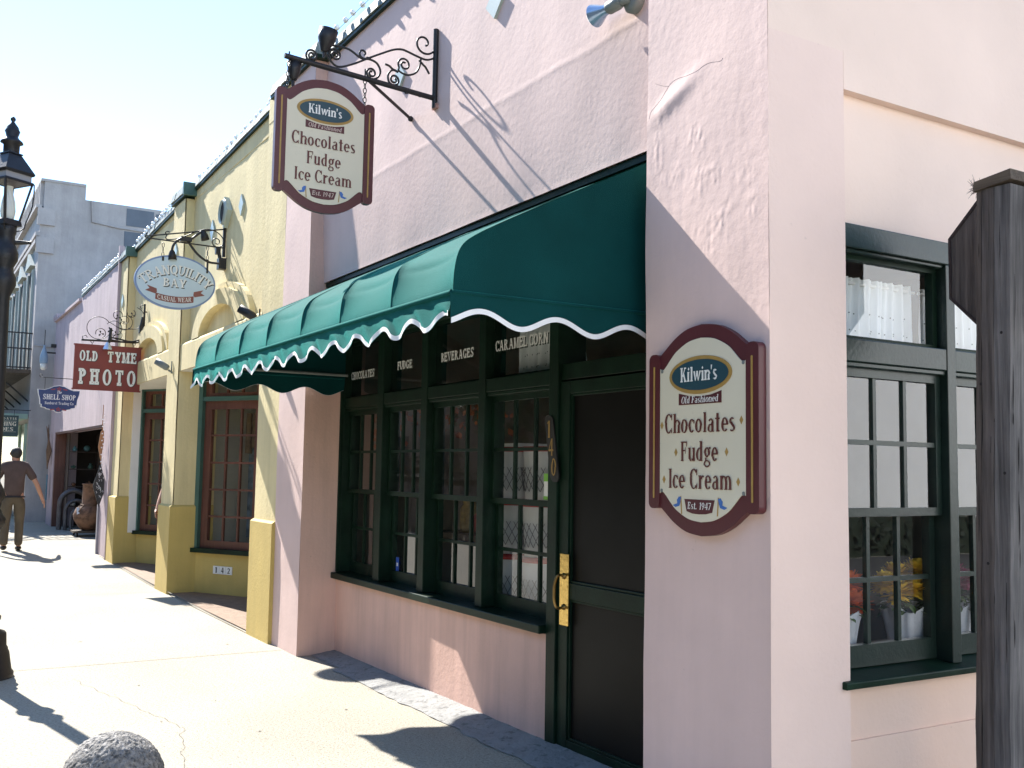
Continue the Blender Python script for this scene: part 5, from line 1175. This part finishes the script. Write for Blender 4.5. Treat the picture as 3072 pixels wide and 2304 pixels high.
b = MB(); b.hexa(sq(.103, 3.53), sq(.103, 3.575)); b.build('lantern_band', mat('clouded_band', (.30, .30, .31), .5), lp)
b = MB(); b.hexa(sq(.118, 3.515), sq(.113, 3.53)); b.hexa(sq(.115, 3.575), sq(.121, 3.592)); b.hexa(sq(.119, 3.593), sq(.050, 3.725)); b.hexa(sq(.058, 3.726), sq(.056, 3.735))
b.lathe((LX, LY, 0), [(.055, 3.735), (.055, 3.80), (.078, 3.812), (.072, 3.825), (.048, 3.845), (.040, 3.86), (.052, 3.90), (.046, 3.91), (.040, 3.93), (.018, 3.96), (.010, 3.97), (.018, 3.985), (.018, 3.995), (.006, 4.01), (.001, 4.012)], 20); b.build('lantern_roof', IRON, lp)
b = MB(); b.lathe((LX, LY, 0), [(.040, 3.245), (.046, 3.265), (.052, 3.31), (.045, 3.38), (.030, 3.44), (.026, 3.47), (.028, 3.49)], 18); b.build('lamp_chimney', MILK, lp)

# ------------------------------------------------------------------ pebble concrete ball
bx_, by_ = -4.50, .838
b = MB()
def ballf(u, v):
    a = 2*pi*u; e = pi*v; d = Vector((sin(e)*cos(a), sin(e)*sin(a), -cos(e)))
    r = .205*(1+.022*noise.noise(d*16)+.018*noise.noise(d*34)+.006*noise.noise(d*3))
    return (bx_+d.x*r, by_+d.y*r, .198+d.z*r)
b.grid(ballf, 170, 90)
tag(b.build('concrete_ball', PEB), 'grey exposed pebble concrete ball standing on the pavement', 'ball')

# ------------------------------------------------------------------ weathered post with the back of a stop board
wp = thing('wooden_post', 'weathered grey square wooden post in front of the side windows', 'post', (-2.36, 3.62, 0))
b = MB()
def pfun(sx, z): return -2.415+.0265*(z-2.4)/2.4*2.2+sx
def wob(z, k): return .0035*noise.noise((z*2.6, k, 0))+.0018*noise.noise((z*11, k, 3))
n = 60
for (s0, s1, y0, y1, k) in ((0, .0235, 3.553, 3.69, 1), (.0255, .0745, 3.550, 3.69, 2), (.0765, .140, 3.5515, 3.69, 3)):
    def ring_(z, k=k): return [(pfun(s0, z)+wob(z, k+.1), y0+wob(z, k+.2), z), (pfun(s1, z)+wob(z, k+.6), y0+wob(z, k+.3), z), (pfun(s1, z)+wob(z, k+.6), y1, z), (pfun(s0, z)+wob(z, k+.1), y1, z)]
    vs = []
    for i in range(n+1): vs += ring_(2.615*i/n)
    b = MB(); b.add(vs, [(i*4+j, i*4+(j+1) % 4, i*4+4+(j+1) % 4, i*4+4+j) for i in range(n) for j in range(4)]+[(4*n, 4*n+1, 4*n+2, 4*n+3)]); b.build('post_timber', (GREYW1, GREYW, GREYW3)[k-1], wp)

b = MB(); x_ = pfun(0, 2.63)
rnd = random.Random(5)
for k in range(16):
    sx = rnd.choice((.012, .024, .045, .062, .0755, .10, .125)); z0 = rnd.uniform(.5, 2.4); L = rnd.uniform(.06, .30)
    b.tube([(pfun(sx, z0+L*i/8)+.0015*noise.noise((i*.8, k, 0)), 3.5515+wob(z0+L*i/8, 2.3), z0+L*i/8) for i in range(9)], [.0003+.0017*sin(pi*i/8) for i in range(9)], 5)
for sx, z in ((.05, 1.18), (.105, 2.05), (.118, 1.52), (.02, 1.86)): b.lathe((pfun(sx, z), 3.5505, z), [(.006, -.0008), (.0045, .0006), (.001, .0008)], 10, Matrix.Rotation(R(90), 3, 'X'))
for k in range(14):
    z0 = rnd.uniform(.6, 2.5); y = rnd.uniform(3.57, 3.68); L = rnd.uniform(.04, .25); b.tube([(pfun(.140, z0+L*i/6)+.0006, y+.001*noise.noise((i, k, 2)), z0+L*i/6) for i in range(7)], [.0003+.0018*sin(pi*i/6) for i in range(7)], 5)
b.build('wood_crack', mat('crack_dark', (.018, .015, .014), .9), wp); b = MB()
b.hexa([(x_-.006, 3.54, 2.612), (x_+.152, 3.54, 2.628), (x_+.152, 3.70, 2.628), (x_-.006, 3.70, 2.612)], [(x_-.004, 3.541, 2.650), (x_+.150, 3.541, 2.668), (x_+.150, 3.70, 2.668), (x_-.004, 3.70, 2.650)]); b.build('post_cap', CAPW, wp)
b = MB()
for k in range(60):
    a = random.uniform(0, 2*pi); e = random.uniform(-1.1, 1.1); L = random.uniform(.015, .055); d = Vector((-abs(cos(a))*cos(e), -.5*sin(a)*cos(e), sin(e))); p = Vector((x_-.004, 3.56+random.uniform(-.015, .03), 2.632+random.uniform(-.012, .012)))
    b.tube([p, p+d*L*.6, p+d*L+Vector((0, 0, random.uniform(-.012, .012)))], [.0012, .0009, .0004], 4, False)
b.build('dry_moss', mat('dry_moss', (.06, .035, .03), .9), wp)
sb2 = thing('stop_board', 'weathered eight sided wooden sign board seen from the back behind the post', 'sign', (-2.345, 3.72, 2.05))
so_x, so_z, ro = -2.345, 2.365, .305/cos(R(22.5))
oc = [(so_x+ro*cos(R(22.5+45*k)), so_z+ro*sin(R(22.5+45*k))) for k in range(8)]
MB().prism(oc, lambda u, v, d: (u, 3.725-d, v), -.012, .012).build('board', GREYW, sb2)
b = MB(); oi = [(so_x+(u-so_x)*.962, so_z+(v-so_z)*.962) for u, v in oc]
for i in range(8):
    j = (i+1) % 8; p = [oc[i], oc[j], oi[j], oi[i]]
    b.add([(u, 3.708, v) for u, v in p]+[(u, 3.7127, v) for u, v in p], [(0, 1, 2, 3), (0, 4, 5, 1), (2, 6, 7, 3), (3, 7, 4, 0)])
b.build('edge_band', mat('dark_edge', (.035, .022, .022), .7), sb2)

# ------------------------------------------------------------------ people
def skin_obj(name, verts, edges, rad, mt, parent, root=0, sub=2):
    me = bpy.data.meshes.new(name); me.from_pydata(verts, edges, []); me.update()
    o = bpy.data.objects.new(name, me); COL.objects.link(o); me.materials.append(mt)
    sk = o.modifiers.new('skin', 'SKIN'); sk.use_smooth_shade = True
    if not me.skin_vertices: me.skin_vertices.new()
    for i, r in enumerate(rad):
        r = r if isinstance(r, tuple) else (r, r)
        me.skin_vertices[0].data[i].radius = r; me.skin_vertices[0].data[i].use_root = (i == root)
    s = o.modifiers.new('subsurf', 'SUBSURF'); s.levels = sub; s.render_levels = sub
    o.parent = parent
    return o
def person(name, label, loc, rz, scale, shirt, trousers, r_hand, l_hand, head_turn=0, cap=None, stride=.10):
    """local frame: forward +Y, right +X, metres for a 1.75 m figure"""
    t = thing(name, label, 'person', loc, rz); t.scale = (scale,)*3
    J = dict(pel=(0, 0, .93), sp=(0, -.01, 1.08), ch=(0, -.01, 1.30), nk=(0, 0, 1.47), hb=(0, .015, 1.56), ht=(0, .02, 1.68),
             shR=(.17, -.01, 1.40), shL=(-.17, -.01, 1.40), hipR=(.095, 0, .88), hipL=(-.095, 0, .88),
             knR=(.105, stride*.5, .50), knL=(-.105, -stride*.2, .50), anR=(.11, stride*.3, .09), anL=(-.11, -stride*1.2, .11), toR=(.125, stride*.3+.15, .035), toL=(-.13, -stride*1.2+.14, .04))
    names = list(J); V = [J[k] for k in names]; I = {k: i for i, k in enumerate(names)}
    E_ = [('pel', 'sp'), ('sp', 'ch'), ('ch', 'nk'), ('nk', 'hb'), ('hb', 'ht'), ('ch', 'shR'), ('ch', 'shL'), ('pel', 'hipR'), ('pel', 'hipL'), ('hipR', 'knR'), ('hipL', 'knL'), ('knR', 'anR'), ('knL', 'anL'), ('anR', 'toR'), ('anL', 'toL')]
    ED = [(I[a], I[b]) for a, b in E_]
    rd = dict(pel=(.14, .10), sp=(.135, .10), ch=(.15, .10), nk=.055, hb=(.072, .085), ht=(.062, .075), shR=.062, shL=.062, hipR=.085, hipL=.085, knR=.056, knL=.056, anR=.04, anL=.04, toR=(.035, .022), toL=(.035, .022))
    RD = [rd[k] for k in names]
    arms = {}
    for s, sh, hand in ((1, 'shR', r_hand), (-1, 'shL', l_hand)):
        S0 = Vector(J[sh]); H = Vector(hand); mid = (S0+H)/2+Vector((.03*s, -.05, 0)); d = (H-mid).normalized()
        b0 = len(V); V += [tuple(S0+(mid-S0)*.5), tuple(mid), tuple(mid+(H-mid)*.55), tuple(H), tuple(H+d*.055)]; RD += [.048, .042, .038, .027, (.036, .018)]
        ED += [(I[sh], b0), (b0, b0+1), (b0+1, b0+2), (b0+2, b0+3), (b0+3, b0+4)]; arms[s] = (S0, mid, H, d, b0+4)
        side = d.cross(Vector((1, 0, 0))).normalized(); palm = H+d*.06
        for k, (ln, off) in enumerate(((.070, .030), (.080, .010), (.074, -.010), (.058, -.028))):
            q = len(V); p1 = palm+side*off+d*.03; p2 = p1+d*ln*.5+Vector((-.006*s, 0, 0)); p3 = p2+d*ln*.45+Vector((-.018*s, 0, 0)); V += [tuple(p1), tuple(p2), tuple(p3)]; RD += [.010, .009, .007]; ED += [(b0+4, q), (q, q+1), (q+1, q+2)]
        q = len(V); p1 = H+d*.03+side*.035; p2 = p1+side*.022+d*.035; V += [tuple(p1), tuple(p2)]; RD += [.011, .008]; ED += [(b0+3, q), (q, q+1)]
    skin_obj('body', V, ED, RD, SKIN, t)
    # clothes follow the same joints with larger radii
    sv_ = [(0, 0, .80), J['sp'], J['ch'], (0, -.005, 1.50), J['shR'], J['shL']]; se = [(0, 1), (1, 2), (2, 3), (2, 4), (2, 5)]; sr = [(.182, .140), (.160, .124), (.178, .128), (.074, .074), .088, .088]
    for s in (1, -1):
        S0, mid, H, d, _ = arms[s]; q = len(sv_); sv_ += [tuple(S0+(mid-S0)*.45), tuple(S0+(mid-S0)*.85)]; sr += [.072, .070]; se += [(4 if s > 0 else 5, q), (q, q+1)]
    skin_obj('shirt', sv_, se, sr, shirt, t)
    tv = [(0, 0, 1.04), (0, 0, .90), J['hipR'], J['hipL'], (.10, stride*.25, .68), (-.10, -stride*.1, .68), J['knR'], J['knL'], (.108, stride*.4, .28), (-.108, -stride*.7, .28), (.11, stride*.3, .075), (-.11, -stride*1.2, .09)]
    skin_obj('trousers', tv, [(0, 1), (1, 2), (1, 3), (2, 4), (3, 5), (4, 6), (5, 7), (6, 8), (7, 9), (8, 10), (9, 11)], [(.16, .125), (.172, .13), .118, .118, .100, .100, .078, .078, .072, .072, .068, .068], trousers, t)
    b = MB(); b.tube([(.166*cos(a), .126*sin(a), .90) for a in [2*pi*i/26 for i in range(27)]], .014, 6, False); o = b.build('belt', BLACKC); o.parent = t
    for s, k in ((1, 'anR'), (-1, 'anL')):
        a = Vector(J[k]); b = MB(); b.sphere((a.x, a.y+.07, a.z-.045), .052, 14, 1, 2.5, .85); o = b.build('shoe', SHOE); o.parent = t
    rot = Matrix.Rotation(head_turn, 3, 'Z'); hc = Vector((0, .018, 1.635))
    b = MB(); b.sphere((0, 0, 0), .090, 22, 1, 1.12, 1.14); b.v = [tuple(hc+rot @ (Vector(v)+Vector((0, -.020, -.006))+Vector((0, 0, .004*noise.noise(Vector(v)*40))))) for v in b.v if True]
    o = b.build('hair', HAIR); o.parent = t
    b = MB()
    for s in (1, -1): b.sphere((.088*s, .01, -.02), .022, 8, .45, .8, 1.25)
    b.lathe((0, .108, -.035), [(.016, -.02), (.014, 0), (.006, .035)], 8); b.sphere((0, .065, -.045), .052, 12, 1, .9, 1.25)
    b.v = [tuple(hc+rot @ Vector(v)) for v in b.v]; o = b.build('face', SKIN); o.parent = t
    b = MB()
    for s in (1, -1): b.sphere((.03*s, .108, -.012), .011, 8)
    b.box(-.022, .022, .106, .112, -.078, -.072); b.v = [tuple(hc+rot @ Vector(v)) for v in b.v]; o = b.build('eyes_and_mouth', HAIR); o.parent = t
    if cap is not None:
        b = MB(); b.sphere((0, -.01, .055), .105, 18, 1, 1.12, .75); b.lathe((0, .10, .045), [(.001, 0), (.085, 0), (.085, .010), (.001, .012)], 16); b.v = [tuple(hc+rot @ Vector(v)) for v in b.v]; o = b.build('cap', cap); o.parent = t
    return t
person('person', 'person in a brown short sleeved shirt and khaki trousers walking away beside the street lamp', (-18.1, 1.66, gz(-18.1)), R(84), .955, SHIRT, TROU, (.44, .04, .86), (-.36, .05, .88), head_turn=R(16))
person('person', 'person in a white cap almost hidden behind the middle yellow pilaster', (-13.97, 3.29, gz(-14.1)), R(-120), .93, BLACKC, BLACKC, (.24, .25, .98), (-.26, .25, .95), cap=WHITEP, stride=.04)

# ------------------------------------------------------------------ across the street and the side street (seen in the window panes)
ob = thing('white_wall_building', 'long white building across the side street', 'building', (9, 10, 0))
b = MB(); b.box(8, 14, 1.2, 40, 0, 7.5); b.build('wall', OPPW, ob)
hg = MB()
for k in range(2600):
    y = random.uniform(1.4, 34); z = random.uniform(.0, .72); x = 6.9+random.uniform(-.05, .45); a = random.uniform(0, 2*pi); e = random.uniform(-1, 1); s = random.uniform(.07, .13)
    d = Vector((cos(a)*cos(e), sin(a)*cos(e), sin(e))); q = d.orthogonal().normalized(); p = Vector((x, y, z)); hg.add([p, p+d*s+q*s*.5, p+d*s*1.8, p+d*s-q*s*.5], [(0, 1, 2, 3)])
hg.box(7.0, 7.5, 1.4, 34, 0, .68)
tag(hg.build('hedge', HEDGE), 'clipped dark hedge along the white building across the side street', 'hedge')
def tree(name, label, x, y, h, cr, n, seed):
    rnd = random.Random(seed); t = thing(name, label, 'tree', (x, y, gz(x)), 0, 'street trees opposite the shops')
    b = MB(); b.tube(smooth_path([(x, y, gz(x)), (x+.08, y+.05, h*.25), (x-.06, y, h*.5), (x, y, h*.75)]), [.20-.16*i/18 for i in range(19)], 9)
    tips = []
    for k in range(9):
        a = rnd.uniform(0, 2*pi); z0 = h*rnd.uniform(.38, .62); L = cr*rnd.uniform(.7, 1.1); p = Vector((x+cos(a)*L, y+sin(a)*L, z0+h*rnd.uniform(.08, .32))); tips.append(p)
        b.tube(smooth_path([(x, y, z0), ((x+p.x)/2, (y+p.y)/2, (z0+p.z)/2+.15), p]), .035, 6)
    b.build('trunk', BARK, t); tips.append(Vector((x, y, h*.9)))
    c = MB()
    for k in range(n):
        tp = tips[k % len(tips)]; d = Vector((rnd.gauss(0, 1), rnd.gauss(0, 1), rnd.gauss(0, .8))).normalized()*cr*.62*rnd.random()**.45; p = tp+d; s = rnd.uniform(.10, .24)
        n1 = Vector((rnd.gauss(0, 1), rnd.gauss(0, 1), rnd.gauss(0, 1))).normalized(); q = n1.orthogonal().normalized(); r = n1.cross(q)
        c.add([p-q*s, p-r*s*.5, p+q*s, p+r*s*.5], [(0, 1, 2, 3)])
    c.build('crown', TREEL, t); return t
shb = MB()
for k in range(5200):
    x = random.uniform(-40, 6); y = -4.2+random.uniform(-.6, .5); z = random.uniform(.1, 1.75)+.25*noise.noise((x*.8, 0, 0)); s = random.uniform(.06, .13); d = Vector((random.gauss(0, 1), random.gauss(0, 1), random.gauss(0, 1))).normalized(); q = d.orthogonal().normalized(); p = Vector((x, y, z)); shb.add([p, p+d*s+q*s*.5, p+d*s*1.8, p+d*s-q*s*.5], [(0, 1, 2, 3)])
shb.box(-40, 6, -4.3, -4.0, 0, 1.3)
tag(shb.build('hedge', HEDGE), 'loose dark hedge behind the picket fence across the street', 'hedge')
spots_ = [(-31, -7.5, 6.5, 2.2), (-25, -9, 7.5, 2.6), (-20.5, -7.8, 6.2, 2.2), (-16.5, -9, 7.2, 2.5), (-12, -8, 6.4, 2.3), (-7, -9.5, 7.5, 2.6), (-1, -8.5, 6.5, 2.3), (5, -9, 7, 2.4)]
for i, (x, y, h, c) in enumerate(spots_): tree('street_tree', 'leafy street tree in the row across the street from the shops', x, y, h, c, 3000, i)
fe = MB()
for k in range(90): x = -38+k*.5; fe.box(x, x+.40, -3.3, -3.26, gz(x), 1.15)
fe.box(-38, 7, -3.25, -3.2, .9, 1.0); fe.box(-38, 7, -3.25, -3.2, .3, .4)
tag(fe.build('picket_fence', mat('grey_fence', (.10, .09, .085), .8)), 'dark picket fence across the street from the shops', 'fence')
op = thing('street_building', 'tan two storey building across the street behind the trees', 'building', (-12, -16, 0))
b = MB(); b.box(-110, 8, -24, -11, 0, 8.5); b.build('wall', TANB, op)
for k in range(12): b = MB(); b.box(-42+4*k, -40.6+4*k, -11.02, -10.98, 1.0, 2.8); b.box(-42+4*k, -40.6+4*k, -11.02, -10.98, 4.2, 6.0); b.build('window', BLACKHOLE, op)
# palm whose fronds shade the pavement by the walking person
px, py = -26.2, .25
pt = thing('palm_tree', 'slender palm tree beside the pavement beyond the street lamp', 'tree', (px, py, gz(px)))
b = MB(); b.tube(smooth_path([(px-.1, py-.1, gz(px)), (px, py, 2.5), (px+.1, py+.05, 5.4)]), [.14-.06*i/12 for i in range(13)], 10); b.build('trunk', BARK, pt)
b = MB()
for k in range(15):
    a = 2*pi*k/15+random.uniform(-.15, .15); e = random.uniform(.0, .9); L = random.uniform(1.1, 1.5); o = Vector((px+.1, py+.05, 5.4)); d = Vector((cos(a), sin(a), 0)); s = Vector((-d.y, d.x, 0))
    sp = lambda t: o+d*L*t*cos(e*.6)+Vector((0, 0, L*(t*sin(e)-1.05*t*t)))
    for j in range(1, 15):
        t0 = j/15; p = sp(t0)
        for sg in (1, -1): b.add([p, p+s*sg*.34*(1-.5*t0)+d*.14+Vector((0, 0, -.10)), p+d*.045], [(0, 1, 2)])
b.build('crown', PALML, pt)
